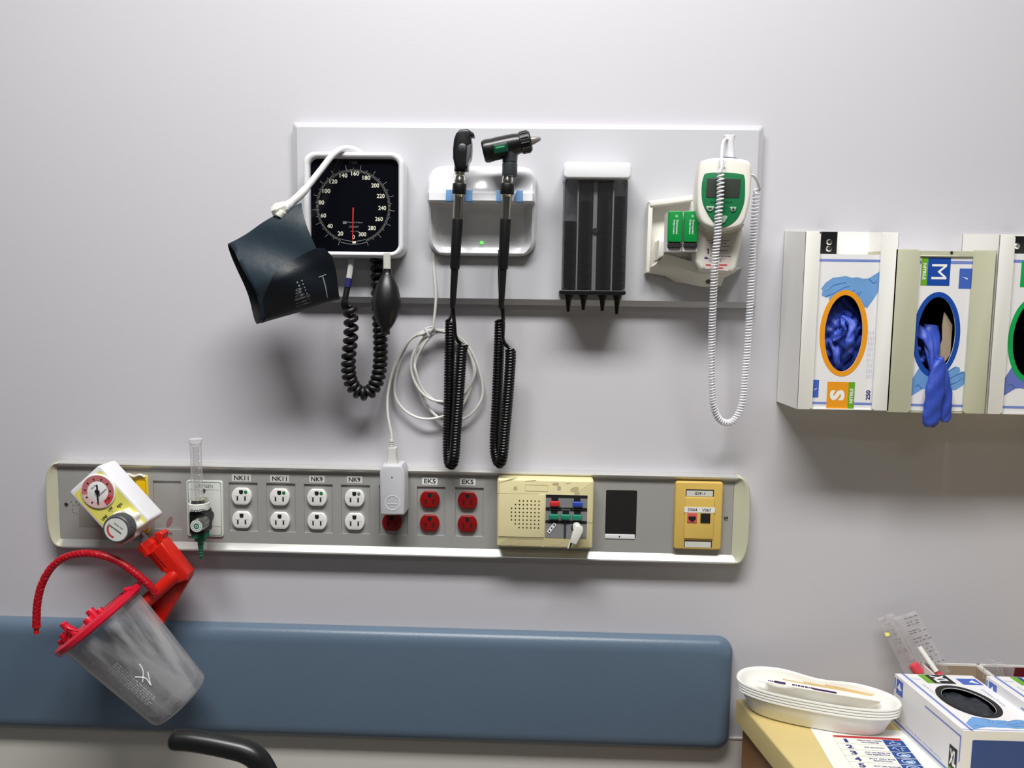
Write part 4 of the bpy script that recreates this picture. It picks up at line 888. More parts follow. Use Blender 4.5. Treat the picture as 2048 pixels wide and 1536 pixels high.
def crumple(g, cu, cv, a, b, e, amp, seed, n=26, sag=0):
    """a rumpled sheet of glove film filling an oval opening"""
    r_ = random.Random(seed); W_ = [(r_.uniform(-.16, .16), r_.uniform(-.16, .16), r_.uniform(0, 6), r_.uniform(.5, 1)) for _ in range(9)]
    m = MB(); rings = []
    for k in range(n+1):
        q = k/n
        rings.append([g.p(cu+a*q*math.cos(t_), cv+b*q*math.sin(t_), e+sag*(1-q)+amp*sum(w*abs(math.sin(x*a*q*math.cos(t_)+y*b*q*math.sin(t_)+p_)) for x, y, p_, w in W_)/4-amp*.6*q**3) for t_ in [2*PI*i/64 for i in range(64)]])
    return m.loft(rings, False, False)
def film_finger(mb, g, pts, ws, e_th=3.0, seed=1, n=14):
    """a flattened glove finger or palm: centre line (u, v, e) with half widths"""
    r_ = random.Random(seed); P_ = smooth([(a, b_, c_) for a, b_, c_ in pts], 5); rings = []
    for i, p in enumerate(P_):
        f = i/(len(P_)-1)*(len(ws)-1); k = min(len(ws)-2, int(f)); w = ws[k]+(ws[k+1]-ws[k])*(f-k)
        d = (P_[min(i+1, len(P_)-1)]-P_[max(0, i-1)]); d.z = 0; d = d.normalized() if d.length > 1e-6 else Vector((0, 1, 0)); nx, ny = -d.y, d.x
        rg = []
        for j in range(n):
            a = 2*PI*j/n; x = w*math.cos(a)*(1+.06*math.sin(i*1.7+seed)); ee = e_th*min(1, w/4)*math.sin(a)+1.2*math.sin(i*.9+j*1.3+seed)*min(1, w/5)
            rg.append(g.p(p.x+nx*x, p.y+ny*x, p.z+ee))
        rings.append(rg)
    return mb.loft(rings)
def hand_art(g, base, e, par, flip=False, m1='hand', sc=1.0, hole=None):
    """printed blue hand: palm and four bent fingers, drawn flat"""
    bu, bv = base
    sx_, sy_ = sc if isinstance(sc, tuple) else (sc, sc)
    def T(l, per=5):
        q = [(bu+(-u if flip else u)*sx_, bv+(-v if flip else v)*sy_) for u, v in l]
        if hole:
            o_ = []
            for i in range(len(q) if per > 1 else 0):
                p0, p1 = Vector(q[i]), Vector(q[(i+1) % len(q)]); o_ += [tuple(p0.lerp(p1, k/per)) for k in range(per)]
            q = o_ or q; hu, hv, ha, hb = hole; r_ = []
            for a_, b_ in q:
                k = math.hypot((a_-hu)/(ha+4), (b_-hv)/(hb+4)); r_.append((a_, b_) if k >= 1 else (hu+(a_-hu)/max(k, .05), hv+(b_-hv)/max(k, .05)))
            q = r_
        return q
    m = MB(); flat(m, g, T([(58, -50), (58, -14), (46, 8), (34, 26), (20, 20), (2, 6), (-12, -12), (-4, -34), (10, -36), (24, -33), (34, -34)]), e)
    for i, l in enumerate(([(-12, -38), (-38, -34), (-52, -24), (-60, -12), (-56, -6), (-44, -14), (-22, -20), (0, -18), (2, -34)],
              [(-18, -24), (-40, -14), (-58, -6), (-58, 2), (-48, 6), (-30, -2), (-10, -10), (0, -18)],
              [(-10, -18), (-32, -4), (-44, 6), (-42, 14), (-32, 16), (-14, 4), (4, -6), (6, -16)],
              [(0, -14), (-12, -2), (-14, 8), (-2, 10), (10, 2), (14, -8), (10, -14)])): flat(m, g, T(l), e+.03*(i+1))
    h = build(m, 'hand_picture', M[m1], par)
    m = MB()
    for l in ([(-50, -8), (-34, -20), (-12, -25)], [(-52, 4), (-36, -2), (-16, -14), (-4, -18)], [(-34, 15), (-18, 5), (0, -6), (8, -10)], [(-2, 10), (8, 4), (14, -6)], [(20, 20), (14, 4), (20, -8)], [(34, -33), (44, -24), (50, -28)]):
        q = T(l, 1)
        for a, b_ in zip(q, q[1:]): flat(m, g, bar(*a, *b_, 1.2*sy_), e+.25)
    build(m, 'hand_outline', M['hand2'], h); return h

# white holder with the orange S box
t, g = glove_holder('glove_dispenser', 'white metal wall dispenser holding the orange-ringed S glove box', 1603, 1633, 1754, 1787, 466, 822, M['holder'])
W0 = 1693.5
def U(px, py): return A(g, px, py, FD)
m = MB(); prism(m, g, rc(*A(g, 1643, 463, 30), *A(g, 1673, 512, 30)), 5, 30, .5); cp = build(m, 'mounting_clip', M['black'], t, 'black mounting clip')
gg = A(g, 1658, 487, 30)
m = MB()
for dv in (0, 14): lathe(m, g.p(gg[0], gg[1]+dv-3, 29.8), (0, -1, 0), [(.0045, 0), (.0045, .001), (.003, .0025)], 16)
build(m, 'screws', M['chrome'], cp)
b = thing('glove_box', 'white glove box with orange oval ring and S label in the left dispenser', 'glove box', g.p(0, 175, 6), 'boxes of nitrile gloves in the wall dispensers')
E1 = 93; hw = 68; vt_ = U(1700, 508)[1]; vb_ = U(1690, 822)[1]-3
cu, cv = U(1690, 667)
cu += 0
cb = carton(g, -hw, vt_, hw, vb_, cu, cv, 38, 77, 6, E1, b, M['orange'], (48.5, 87))
bands(g, ((-hw, vt_+10, hw, vt_+15), (-hw, vb_-14, hw, vb_-9)), E1+.1, cb)
hand_art(g, (8, U(1700, 590)[1]), E1+.03, cb, hole=(cu, cv, 38, 77))
q = U(1683, 790); m = MB(); flat(m, g, rc(q[0]-27, q[1]-26, q[0]+16, vb_), E1+.15); sl = build(m, 'size_label', M['orange'], cb)
m = MB(); flat(m, g, rc(q[0]+16, q[1]-26, q[0]+29, vb_), E1+.15); build(m, 'lime_strip', M['lime'], sl)
m = MB(); txt(m, g, 'S', q[0]-6, q[1]+1, 30, E1+.3, 22, rot=-90, bold=.05); txt(m, g, 'NITRILE', q[0]+22.5, q[1]+2, 6.5, E1+.3, 30, rot=-90, bold=.03); build(m, 'lettering', M['whiteink'], sl)
q2 = U(1739, 791); m = MB(); txt(m, g, '250', q2[0], q2[1], 9, E1+.3, 20, rot=-90, bold=.03); build(m, 'count_print', M['nink'], cb)
m = MB()
for k in range(4):
    for j in range(9): flat(m, g, rc(q2[0]-6+k*3.2, q2[1]-130+j*11, q2[0]-5.2+k*3.2, q2[1]-122+j*11), E1+.2)
build(m, 'small_print', M['paleink'], cb)
q3 = U(1634, 778); m = MB(); flat(m, g, rc(-hw, q3[1]-18, q3[0]+6, q3[1]+18), E1+.15); lg = build(m, 'logo_square', M['logo'], cb)
m = MB(); flat(m, g, [(q3[0]-6, q3[1]+4), (q3[0]+2, q3[1]-2), (q3[0]+1, q3[1]+1)], E1+.3); build(m, 'logo_mark', M['whiteink'], lg)
gl = thing('nitrile_gloves', 'crumpled blue gloves inside the orange oval of the S box', 'gloves', g.p(cu, cv+60, 60))
build(crumple(g, cu+4, cv+4, 46, 78, 68, 9, 4), 'glove_bundle', M['glove'], gl, ang=24)
m = MB(); film_finger(m, g, [(cu+2, cv-35, 76), (cu+20, cv-18, 86), (cu+16, cv, 90), (cu+12, cv+18, 94), (cu+6, cv+34, 90)], [4, 9, 7, 10, 2], 4, 2); film_finger(m, g, [(cu+4, cv-30, 80), (cu+2, cv-18, 86), (cu+6, cv-6, 88)], [5, 5, 3], 3, 5)
film_finger(m, g, [(cu-3, cv-6, 84), (cu-12, cv+4, 92), (cu-20, cv+16, 92)], [5, 9, 4], 3, 7); film_finger(m, g, [(cu-16, cv+14, 80), (cu-12, cv+36, 90), (cu-10, cv+58, 92), (cu-8, cv+66, 90)], [9, 8, 6, 2], 4, 9); build(m, 'glove_fingers', M['glove'], gl, ang=80)

# beige holder with the blue M box, hung lower
t, g = glove_holder('glove_dispenser', 'beige metal wall dispenser holding the blue-ringed M glove box', 1783, 1831, 1937, 1981, 501, 828, M['beige'])
def U(px, py): return A(g, px, py, FD)
m = MB(); q0, q1 = U(1832, 501), U(1936, 503); prism(m, g, rc(q0[0]-3, q0[1], q1[0]+12, q0[1]+8), FD-3.2, FD-1.6); lp = build(m, 'top_lip', M['beige'], t); m = MB(); q = U(1904, 505); lathe(m, g.p(q[0], q[1], FD-1.6), (0, -1, 0), [(.0022, 0), (.0018, .001)], 12); build(m, 'screw', M['steel'], lp)
b = thing('glove_box', 'white glove box with blue oval ring and M label in the beige dispenser', 'glove box', g.p(0, 160, 6), 'boxes of nitrile gloves in the wall dispensers')
E1 = 93; hw = 62; vt_ = U(1890, 512)[1]; vb_ = U(1880, 826)[1]-3; cu, cv = U(1876, 670)
cb = carton(g, -hw, vt_, hw, vb_, cu, cv, 38, 76, 6, E1, b, M['pblue'], (48, 86))
bands(g, ((-hw, vt_+9, hw, vt_+15), (-hw, vb_-14, hw, vb_-9)), E1+.1, cb)
q = U(1877, 543); m = MB(); flat(m, g, rc(q[0]-18, q[1]-28, q[0]+27, q[1]+28), E1+.15); sl = build(m, 'size_label', M['pblue'], cb)
m = MB(); flat(m, g, rc(q[0]-31, q[1]-28, q[0]-18, q[1]+28), E1+.15); build(m, 'lime_strip', M['lime'], sl)
m = MB(); txt(m, g, 'M', q[0]+5, q[1], 30, E1+.3, 30, rot=90, bold=0); txt(m, g, 'NITRILE', q[0]-24.5, q[1], 6.5, E1+.3, 32, rot=90, bold=.03); build(m, 'lettering', M['whiteink'], sl)
q3 = U(1931, 557); m = MB(); flat(m, g, rc(q3[0]-9, q3[1]-20, hw, q3[1]+20), E1+.15); lg = build(m, 'logo_square', M['logo'], cb)
m = MB(); flat(m, g, [(q3[0]-4, q3[1]-4), (q3[0]+8, q3[1]+2), (q3[0]+8, q3[1]-1)], E1+.3); build(m, 'logo_mark', M['whiteink'], lg)
hand_art(g, (4, U(1885, 748)[1]), E1+.03, cb, flip=True, sc=.95, hole=(cu, cv, 38, 76))
m = MB(); prism(m, g, [(cu+22, cv-46), (cu+27, cv-40), (cu+40, cv-20), (cu+40, cv+40), (cu+16, cv+76), (cu+6, cv+70), (cu+14, cv+40), (cu+22, cv+10), (cu+20, cv-20)], 80, 81.5); build(m, 'torn_flap', M['brown'], b, 'tan torn cardboard flap inside the opening')
gl = thing('nitrile_gloves', 'blue glove hanging limp out of the blue-ringed M box', 'gloves', g.p(cu, cv+150, 95))
m = crumple(g, cu-6, cv+30, 26, 40, 60, 14, 8); film_finger(m, g, [(cu+8, cv-20, 66), (cu+2, cv+20, 80), (cu-2, cv+50, 92), (cu-2, cv+84, 98)], [16, 18, 12, 7], 5, 3)
film_finger(m, g, [(cu-28, cv-14, 70), (cu-16, cv+2, 84), (cu-8, cv+30, 92), (cu-6, cv+70, 98)], [10, 12, 6, 6], 4, 6); build(m, 'glove_cuff', M['glove'], gl, ang=80)
def UU(px, py, e): a = U(px, py); return (a[0], a[1], e)
m = MB(); film_finger(m, g, [UU(1878, 720, 98), UU(1872, 745, 102), UU(1866, 780, 104), UU(1861, 815, 104), UU(1858, 842, 103), UU(1857, 853, 101)], [8, 15, 19, 18, 18, 8], 5, 3); build(m, 'glove_finger', M['glove'], gl, ang=80)
m = MB(); film_finger(m, g, [UU(1881, 715, 97), UU(1886, 745, 98), UU(1890, 780, 98), UU(1891, 815, 98), UU(1890, 838, 97), UU(1889, 844, 96)], [7, 10, 13, 13, 11, 5], 4, 8); build(m, 'glove_finger', M['glove'], gl, ang=80)

# third, white holder at the right edge with the green L box
t, g = glove_holder('glove_dispenser', 'white metal wall dispenser at the right edge, around the green-ringed glove box', 1987, 2018, 2140, 2173, 472, 832, M['holder'])
def U(px, py): return A(g, px, py, FD)
m = MB(); prism(m, g, rc(*A(g, 2024, 472, 30), *A(g, 2056, 512, 30)), 5, 30, .5); cp = build(m, 'mounting_clip', M['black'], t)
m = MB(); q = A(g, 2034, 492, 30); lathe(m, g.p(*q, 29.8), (0, -1, 0), [(.0045, 0), (.0045, .001), (.003, .0025)], 16); build(m, 'screws', M['chrome'], cp)
b = thing('glove_box', 'white glove box with green oval ring cut off by the right edge', 'glove box', g.p(0, 170, 6), 'boxes of nitrile gloves in the wall dispensers')
E1 = 93; hw = 68; vt_ = U(2050, 507)[1]; vb_ = U(2050, 830)[1]-3; cu, cv = U(2068, 680)
cb = carton(g, -hw, vt_, hw, vb_, cu, cv, 38, 76, 6, E1, b, M['pgreen'], (48, 86))
bands(g, ((-hw, vt_+12, hw, vt_+18), (-hw, vb_-14, hw, vb_-9)), E1+.1, cb)
q = U(2062, 548); m = MB(); flat(m, g, rc(q[0]-16, q[1]-26, q[0]+30, q[1]+26), E1+.15); sl = build(m, 'size_label', M['pgreen'], cb)
m = MB(); txt(m, g, 'L', q[0]+10, q[1], 28, E1+.3, 22, rot=90, bold=.05); build(m, 'lettering', M['whiteink'], sl)
hand_art(g, (0, U(2060, 745)[1]), E1+.03, cb, flip=True, m1='hand3', hole=(cu, cv, 38, 76))

# ------------------------------------------------------------------ suction regulator, red elbow, canister, hose
g = wf(219, 1013, 84, -42)
t = thing('suction_regulator', 'tilted white suction regulator with a yellow face, round dial and big knob', 'regulator', wf(240, 1040, 30).p(0, 0, 12))
m = MB(); prism(m, g, rr(0, 0, 86, 147, 7, 4), 44, 84, 3); bd = build(m, 'body', M['white'], t)
m = MB(); flat(m, g, rr(0, 3, 74, 134, 4, 4), 84.3); yf = build(m, 'yellow_face', M['yellow'], bd)
du, dv = A(g, 196, 983, 86)
m = MB(); lathe(m, g.p(du, dv, 84), (0, -1, 0), [(34.5*g.s, 0), (34.5*g.s, .002), (33*g.s, .0026)], 48); dl = build(m, 'dial', M['whiteink'], t)
m = MB(); ring(m, g, ell(du, dv, 32.5, 32.5, 48), ell(du, dv, 20.5, 20.5, 48), 86.65, 86.75); rg = build(m, 'dial_scale', M['palepink'], dl)
def arc(mb, a0, a1, r0, r1, e, n=20):
    mb.loft([[g.p(du+r_*math.cos(R(a)), dv+r_*math.sin(R(a)), e) for a in [a0+(a1-a0)*k/n for k in range(n+1)]] for r_ in (r0, r1)], False, False, closed=False)
m = MB(); arc(m, -150, 58, 21, 32, 86.9); build(m, 'dial_scale_dark', M['pinkdial'], rg)
m = MB(); arc(m, 58, 100, 21, 32, 87.0); build(m, 'dial_scale_red', M['reddial'], rg)
m = MB()
for k in range(9): a = R(-200+k*34); flat(m, g, bar(du+23*math.cos(a), dv+23*math.sin(a), du+27*math.cos(a), dv+27*math.sin(a), 2.4), 87.1)
ga = wf(196, 983, 84)
txt(m, g, 'mm Hg', du, dv-12, 4, 87, 12); txt(m, g, 'Intermittent', du+4, dv+7, 3.2, 87, 26); txt(m, g, 'FULL', du+4, dv+24, 3.5, 87, 10); build(m, 'lettering', M['ink'], dl)
m = MB(); n_ = R(42+90); x_, y_ = math.cos(R(42+88)), math.sin(R(42+88)); prism(m, g, bar(du-14*x_, dv-14*y_, du+24*x_, dv+24*y_, 2.6), 87.5, 88.2); prism(m, g, ell(du, dv, 4, 5, 20), 87.5, 89); build(m, 'needle', M['slot'], dl)
m = MB()
for s_, px, py in (('REG.', 240, 1010), ('OFF', 221, 1018), ('LINE', 209.5, 1035)):
    q = A(g, px, py, 84); txt(m, g, s_, *q, 5, 84.6, rot=0 if s_ != 'x' else 0, bold=.03)
for px, py in ((241, 1014.5), (224.5, 1022), (214.5, 1037)): q = A(g, px, py, 84); flat(m, g, ell(*q, 1, 1, 8), 84.6)
build(m, 'face_lettering', M['ink'], yf)
ku, kv = A(g, 254, 1048, 88)
o = [(ku+(29+2.5*math.cos(8*a))*math.cos(a), kv+(29+2.5*math.cos(8*a))*math.sin(a)) for a in [2*PI*k/96 for k in range(96)]]
m = MB(); prism(m, g, o, 84, 98, 3); build(m, 'knob_base', M['cream'], t)
m = MB(); k0 = g.p(ku, kv, 98); lathe(m, k0, (0, -1, 0), [(25*g.s, 0), (27*g.s, .002), (27*g.s, .018), (25*g.s, .020), (23*g.s, .020)], 48)
for k in range(40): a = 2*PI*k/40; d = Vector((math.cos(a), 0, math.sin(a)))*27*g.s; tube(m, [k0+d+Vector((0, -.003, 0)), k0+d+Vector((0, -.017, 0))], .0009, 5)
kn = build(m, 'knob', M['greyknob'], t)
m = MB(); flat(m, g, ell(ku, kv, 22.5, 22.5, 40), 118.4); kf = build(m, 'knob_face', M['plate'], kn)
m = MB(); txt(m, g, 'Intermittent', ku, kv-2, 4, 118.7, 30, rot=78, bold=.02); txt(m, g, 'Suction Unit', ku+9, kv-2, 2.6, 118.7, 20, rot=78); build(m, 'lettering', M['ink'], kf)
m = MB(); m.loft([[g.p(ku+r_*math.cos(R(a)), kv+r_*math.sin(R(a)), 118.6) for a in range(150, 251, 10)] for r_ in (14, 18)], False, False, closed=False); build(m, 'pink_arc', M['reddial'], kf)
fa = W(288, 1080, 62); fb = W(303, 1096, 62); ax = (fb-fa).normalized()
m = MB(); tube(m, [W(270, 1060, 62), fa+ax*.004], .007, 6); tube(m, [fa, fb], .0045, 16); build(m, 'metal_fitting', M['steel'], t)
m = MB(); tube(m, [W(225, 1010, 14), W(225, 1010, 46)], .010, 20); build(m, 'wall_connector', M['steel'], t)
# elbow
g = wf(330, 1150, 80)
t = thing('red_elbow_bracket', 'glossy red plastic elbow bracket between the suction regulator and the canister', 'suction bracket', W(320, 1250, 60))
EP = lambda l, d=76: AL(g, l, d)
m = MB(); tube(m, [W(293, 1083, 62), W(302, 1092, 62), W(304, 1095, 62), W(338, 1135, 62)], [.0135, .0135, .0115, .0115], 8)
prism(m, g, EP([(300, 1072), (314, 1068), (320, 1072), (318, 1083), (326, 1092), (314, 1100)]), 48, 66, 2); prism(m, g, EP([(275, 1098), (284, 1085), (292, 1094), (300, 1108), (292, 1117), (286, 1106)]), 60, 80, 2)
build(m, 'collar', M['red'], t)
m = MB(); prism(m, g, EP([(302, 1104), (322, 1084), (374, 1150), (372, 1162), (350, 1170), (324, 1141), (330, 1136)]), 50, 76, 4); build(m, 'arm', M['red'], t)
m = MB(); prism(m, g, EP([(338, 1152), (360, 1163), (374, 1152), (374, 1160), (318, 1254), (313, 1254), (281, 1213), (285, 1206)]), 54, 64, 2); build(m, 'web', M['red'], t)
m = MB(); tube(m, [W(286, 1210, 74), W(345, 1155, 74), W(352, 1148, 70)], [.0105, .0105, .009], 20); prism(m, g, EP([(280, 1212), (285, 1207), (321, 1250), (316, 1255)]), 50, 82, 1.5); build(m, 'socket_tube', M['red'], t)
# hose
t = thing('red_suction_hose', 'braided red rubber hose arching from the elbow to the left, its end hanging free', 'hose', W(73, 1267, 90))
hp = smooth(WP([(313, 1190, 84), (300, 1172, 88), (270, 1146, 92), (235, 1122, 96), (200, 1110, 98), (165, 1107, 98), (130, 1115, 98), (103, 1135, 98), (84, 1168, 98), (75, 1205, 98), (73, 1240, 98), (73, 1252, 98)]), 10)
m = MB(); tube(m, hp, .0056, 14); build(m, 'hose', M['hose'], t)
m = MB()
L_ = [p for p in hp[::1]]
fr_ = frames(L_)
m2 = MB()

for ph in (0, 2.1, 4.2): coil(m2, hp, .0055, .0003, .02, 28, 4, ph); coil(m2, hp, .0055, .0003, .02, 28, 4, ph, -1)
build(m2, 'braid', mat('braid_red', (196, 30, 46), .3), t)
m = MB(); tube(m, [hp[-3], hp[-1], W(73, 1254, 98)], [.0062, .0062, .0058], 14); tube(m, [W(73, 1250, 98), W(73, 1267, 98)], .0036, 12); build(m, 'end_nozzle', M['red'], t)
# canister
t = thing('suction_canister', 'translucent plastic suction canister with crimson lid hanging tilted before the blue cushion', 'suction canister', W(355, 1420, 120))
c0 = W(199, 1236, 112); c1 = W(353, 1417, 112); ax = (c1-c0).normalized(); ax = (ax+Vector((0, .10, 0))).normalized(); L = (c1-c0).length
rt, rb = .0655, .0445
def lathe_tilt(mb, prof, n=64): return lathe(mb, c0, ax, prof, n, False)
m = MB(); lathe(m, c0, ax, [(rt-.004, .004), (rt-.005, .02), (rb+.003, L-.008), (rb, L-.002), (rb-.004, L), (.0001, L-.002)], 64, False); cn = build(m, 'canister_body', M['canister'], t, ang=50)
m = MB(); lathe(m, c0, ax, [(rt-.0095, .016), (rt-.0105, .03), (rb-.001, L-.02), (rb-.006, L-.012), (.0001, L-.010)], 64, False); build(m, 'inner_liner', M['liner'], t, ang=50)
m = MB(); lathe(m, c0, ax, [(.0001, -.005), (rt*.62, -.006), (rt*.72, -.002), (rt*.9, -.002), (rt*.93, -.006), (rt+.003, -.005), (rt+.0055, -.003), (rt+.0055, .003), (rt+.003, .006), (rt-.002, .006), (rt-.003, .002)], 72, False); ld = build(m, 'lid', M['lid'], t)
N1 = Vector((0, -1, 0)); N1 = (N1-ax*N1.dot(ax)).normalized(); N2 = ax.cross(N1)          # N2 along the lid's long diameter
s2 = 1 if N2.x > 0 else -1; N2 = N2*s2
def LP(a, b_, h): return c0+N2*(a/1000)+N1*(b_/1000)-ax*(h/1000)
def port(a, b_, h0, h1, r_, nm='port'):
    mm_ = MB(); tube(mm_, [LP(a, b_, h0), LP(a, b_, h1-2), LP(a, b_, h1)], [r_, r_, r_*.9], 20); return build(mm_, nm, M['lid'], ld)
port(6, 12, 3, 20, .0062); port(14, 8, 3, 12, .0055); port(0, 20, 3, 13, .0068); port(-42, 14, 3, 18, .0115, 'capped_port'); port(-26, 24, 3, 12, .0055)
mm_ = MB(); tube(mm_, smooth([LP(-26, 24, 10), LP(-28, 24, 17), LP(-29, 24, 25), LP(-28, 24, 29)], 5), .005, 16); build(mm_, 'port_cap', M['lid'], ld)
mm_ = MB(); tube(mm_, smooth([LP(-40, 25, 8), LP(-34, 30, 14), LP(-26, 29, 20), LP(-22, 28, 12), LP(-18, 24, 5)], 5), .0012, 6); build(mm_, 'cap_strap', M['lid'], ld)
mm_ = MB(); tube(mm_, [LP(-rt*1000+2, 8, 4), LP(-rt*1000+3, 8, 12)], .005, 12); tube(mm_, [LP(rt*1000-3, 4, 2), LP(rt*1000+2, 4, 8)], .006, 12); build(mm_, 'lid_tab', M['lid'], ld)
# printed scale and label on the canister wall
class Cone:
    s = .00075
    def p(s_, u, v, e=0):                # u along the wall from the lid (mm), v round it (mm)
        r_ = rt-.005+(rb-rt+.008)*(u/1000/L)+e/1000; a = v/1000/r_
        return c0+ax*(u/1000)+(N1*math.cos(a)-N2*math.sin(a))*r_
cg = Cone()
m = MB(); random.seed(5)
for k in range(13): v0 = 30; u0 = 38+k*9; flat(m, cg, rc(u0, v0-(7 if k % 3 == 0 else 4), u0+.9, v0), .4)
for k in range(5): txt(m, cg, str(1000-200*k), 42+k*27, 19, 5, .4, rot=90)
for r_ in range(6):
    u = 62
    while u < 135: w = random.uniform(2, 7); flat(m, cg, rc(u, 4-r_*3.2, u+w, 5.2-r_*3.2), .4); u += w+1.6
build(m, 'print', mat('frost_print', (205, 205, 205), .5), cn)
m = MB()
for a, b_, c_ in ((95, -14, (106, -22, 118, -20)), (102, -30, (112, -24, 120, -20)), (85, -30, (96, -27, 108, -16)),):
    q = smooth([cg.p(a, b_, .6), cg.p(c_[0], c_[1], .6), cg.p(c_[2], c_[3], .6)], 5); tube(m, q, .0009, 5)
build(m, 'crease', M['whiteink'], cn)

# ------------------------------------------------------------------ padded cushion on the wall
zt, zb_ = (W(700, 1252, 6).z), W(700, 1477, 16).z; xr = W(1463, 1390, 14).x
g = G((0, 0, 0), (.001, 0, 0), (0, 0, -.001), (0, -1, 0))
x0, x1 = -1950, xr*1000
def crr(i): return rr((x0+x1)/2, -(zt+zb_)*500, x1-x0-2*i, (zt-zb_)*1000-2*i, 24-i*.6, 8)
m = MB(); m.loft([[g.p(u, v, e) for u, v in crr(i)] for i, e in ((1, 1), (0, 4), (0, 9), (1.2, 14), (4, 18.5), (9, 22), (16, 24), (23, 24.6))]); solo(m, 'wall_cushion', M['cushion'], 'long slate blue vinyl padded bumper cushion running along the wall to the left edge', 'wall cushion', ((x0+x1)/2000, 0, zb_), ang=60)

# ------------------------------------------------------------------ black handle in the foreground
t = thing('push_handle', 'black curved rubber-gripped handle poking up at the bottom edge below the cushion', 'handle', (W(560, 1536, 260).x+.01, -.26, 0))
D_ = 260
hp = smooth(WP([(352, 1480, D_), (380, 1481, D_), (420, 1487, D_), (460, 1495, D_), (490, 1503, D_), (512, 1516, D_), (527, 1536, D_), (537, 1560, D_), (542, 1600, D_)]), 8)
rad = [.0132+.0012*min(1, i/40) for i in range(len(hp))]
m = MB(); tube(m, [hp[0]-Vector((.009, 0, -.001)), hp[0]-Vector((.007, 0, -.0005)), hp[0]-Vector((.003, 0, 0))]+hp[1:], [.004, .009, .0125]+rad[1:], 24); build(m, 'grip', mat('grip_black', (24, 25, 26), .32, bump=.08, bs=60), t)
e_ = hp[-1]; m = MB(); tube(m, [e_, Vector((e_.x, e_.y, .5)), Vector((e_.x, e_.y, .02))], .0125, 20); build(m, 'pole', M['steel'], t)
m = MB(); lathe(m, (e_.x, e_.y, 0), (0, 0, 1), [(.12, 0), (.12, .012), (.02, .03)], 32); build(m, 'base', M['black'], t)

# ------------------------------------------------------------------ counter and cabinet
ZC = .93
ZC = CAMZ-.595
cnr = Q(1473, 1397, ZC); fr_c = Q(1590, 1536, ZC); dirL = (fr_c-cnr); dirL.z = 0; dirL.normalize()
yb0 = cnr.y
P0 = Vector((cnr.x+dirL.x/dirL.y*(yb0-cnr.y), yb0, ZC)); P1 = P0+dirL*.60; P1r = Vector((1.85, P1.y, ZC)); P0r = Vector((1.85, yb0+.0, ZC))
g = G((0, 0, 0), (1, 0, 0), (0, 1, 0), (0, 0, 1))
def poly(mb, pts, z0, z1, bev=0): return prism(mb, g, [(p.x, p.y) for p in pts], z0*1000, z1*1000, bev)
ct = thing('counter_cabinet', 'tan countertop on a wooden cabinet in the bottom right corner', 'counter cabinet', (P0.x, P0.y, 0))
m = MB(); poly(m, [P0, P1, P1r, P0r], ZC-.036, ZC, 3); build(m, 'countertop', M['counter'], ct, 'tan laminate countertop')
ins = Vector((.012, 0, 0))
m = MB(); poly(m, [P0+ins, P1+ins+Vector((0, .03, 0)), P1r+Vector((0, .03, 0)), P0r], .0, ZC-.036); build(m, 'cabinet_body', M['wood'], ct, 'brown wooden cabinet side')

# kidney dishes
DA, DB = Q(1473, 1350, CAMZ-.546), Q(1803, 1405, CAMZ-.546)
dl = (DB-DA); dl.z = 0; LEN = dl.length; dx = dl.normalized(); dn = Vector((dx.y, -dx.x, 0))
if dn.y > 0: dn = -dn                    # towards the viewer
dc = (DA+DB)/2; dc.z = 0
def bean(sc, bend=.30, wid=.40, n=72):
    a = LEN/2*sc; o_ = []; bend = 0
    for k in range(n):
        t_ = 2*PI*k/n; x = math.copysign(abs(math.cos(t_))**.8, math.cos(t_)); y = math.sin(t_)
        y = math.copysign(abs(y)**.85, y); y *= (1.12-.2*x-.36*math.exp(-((x-.05)/.36)**2)) if y < 0 else .95
        o_.append((a*x, wid*a*y))
    return o_
def beanring(sc, z, off=0, bend=.30, wid=.40): return [Vector((dc.x, dc.y, z))+dx*u+dn*(v+off) for u, v in bean(sc, bend, wid)]
GD = 'stack of white kidney dishes'
nm = ['top white kidney dish of the stack, holding paper-wrapped swabs', 'second white kidney dish from the top of the stack', 'third white kidney dish from the top of the stack', 'bottom white kidney dish of the stack, standing on the counter']
ztop = CAMZ-.546
for k in range(4):
    zr = ztop-k*.0042; zb2 = ZC+.001+(3-k)*.0042; s_ = 1-.004*k
    R_ = [beanring(.005, zb2), beanring(.80*s_, zb2, -.004, wid=.36), beanring(.84*s_, zb2+.004, -.003, wid=.37), beanring(.93*s_, zr-.004), beanring(.955*s_, zr-.001), beanring(.985*s_, zr), beanring(1.0*s_, zr-.0012), beanring(1.0*s_, zr-.0034), beanring(.985*s_, zr-.0034), beanring(.945*s_, zr-.004), beanring(.925*s_, zr-.009), beanring(.825*s_, zb2+.002, -.003, wid=.365), beanring(.79*s_, zb2-.0008, -.004, wid=.355), beanring(.005, zb2-.0008)]
    m = MB(); m.loft(R_, True, True); solo(m, 'kidney_dish', M['kidney'], nm[k], 'kidney dish', (dc.x, dc.y, zb2), GD, ang=50)
def DP(u, v, z): return Vector((dc.x, dc.y, ztop-.001*z))+dx*(u/1000)+dn*(v/1000)
sw = thing('swab_packet', 'long paper-wrapped swabs with purple print lying in the top kidney dish', 'swab packet', DP(0, 0, 30))
zq = ztop-.009; pA, pB = Q(1514, 1358, zq), Q(1762, 1402, zq); dS = (pB-pA).normalized(); nS = Vector((dS.y, -dS.x, 0)); nS = nS if nS.y < 0 else -nS
gs = G(pA, (pB-pA)/150, nS*.0009+Vector((0, 0, -.0003)), nS*.3+Vector((0, 0, .9)))
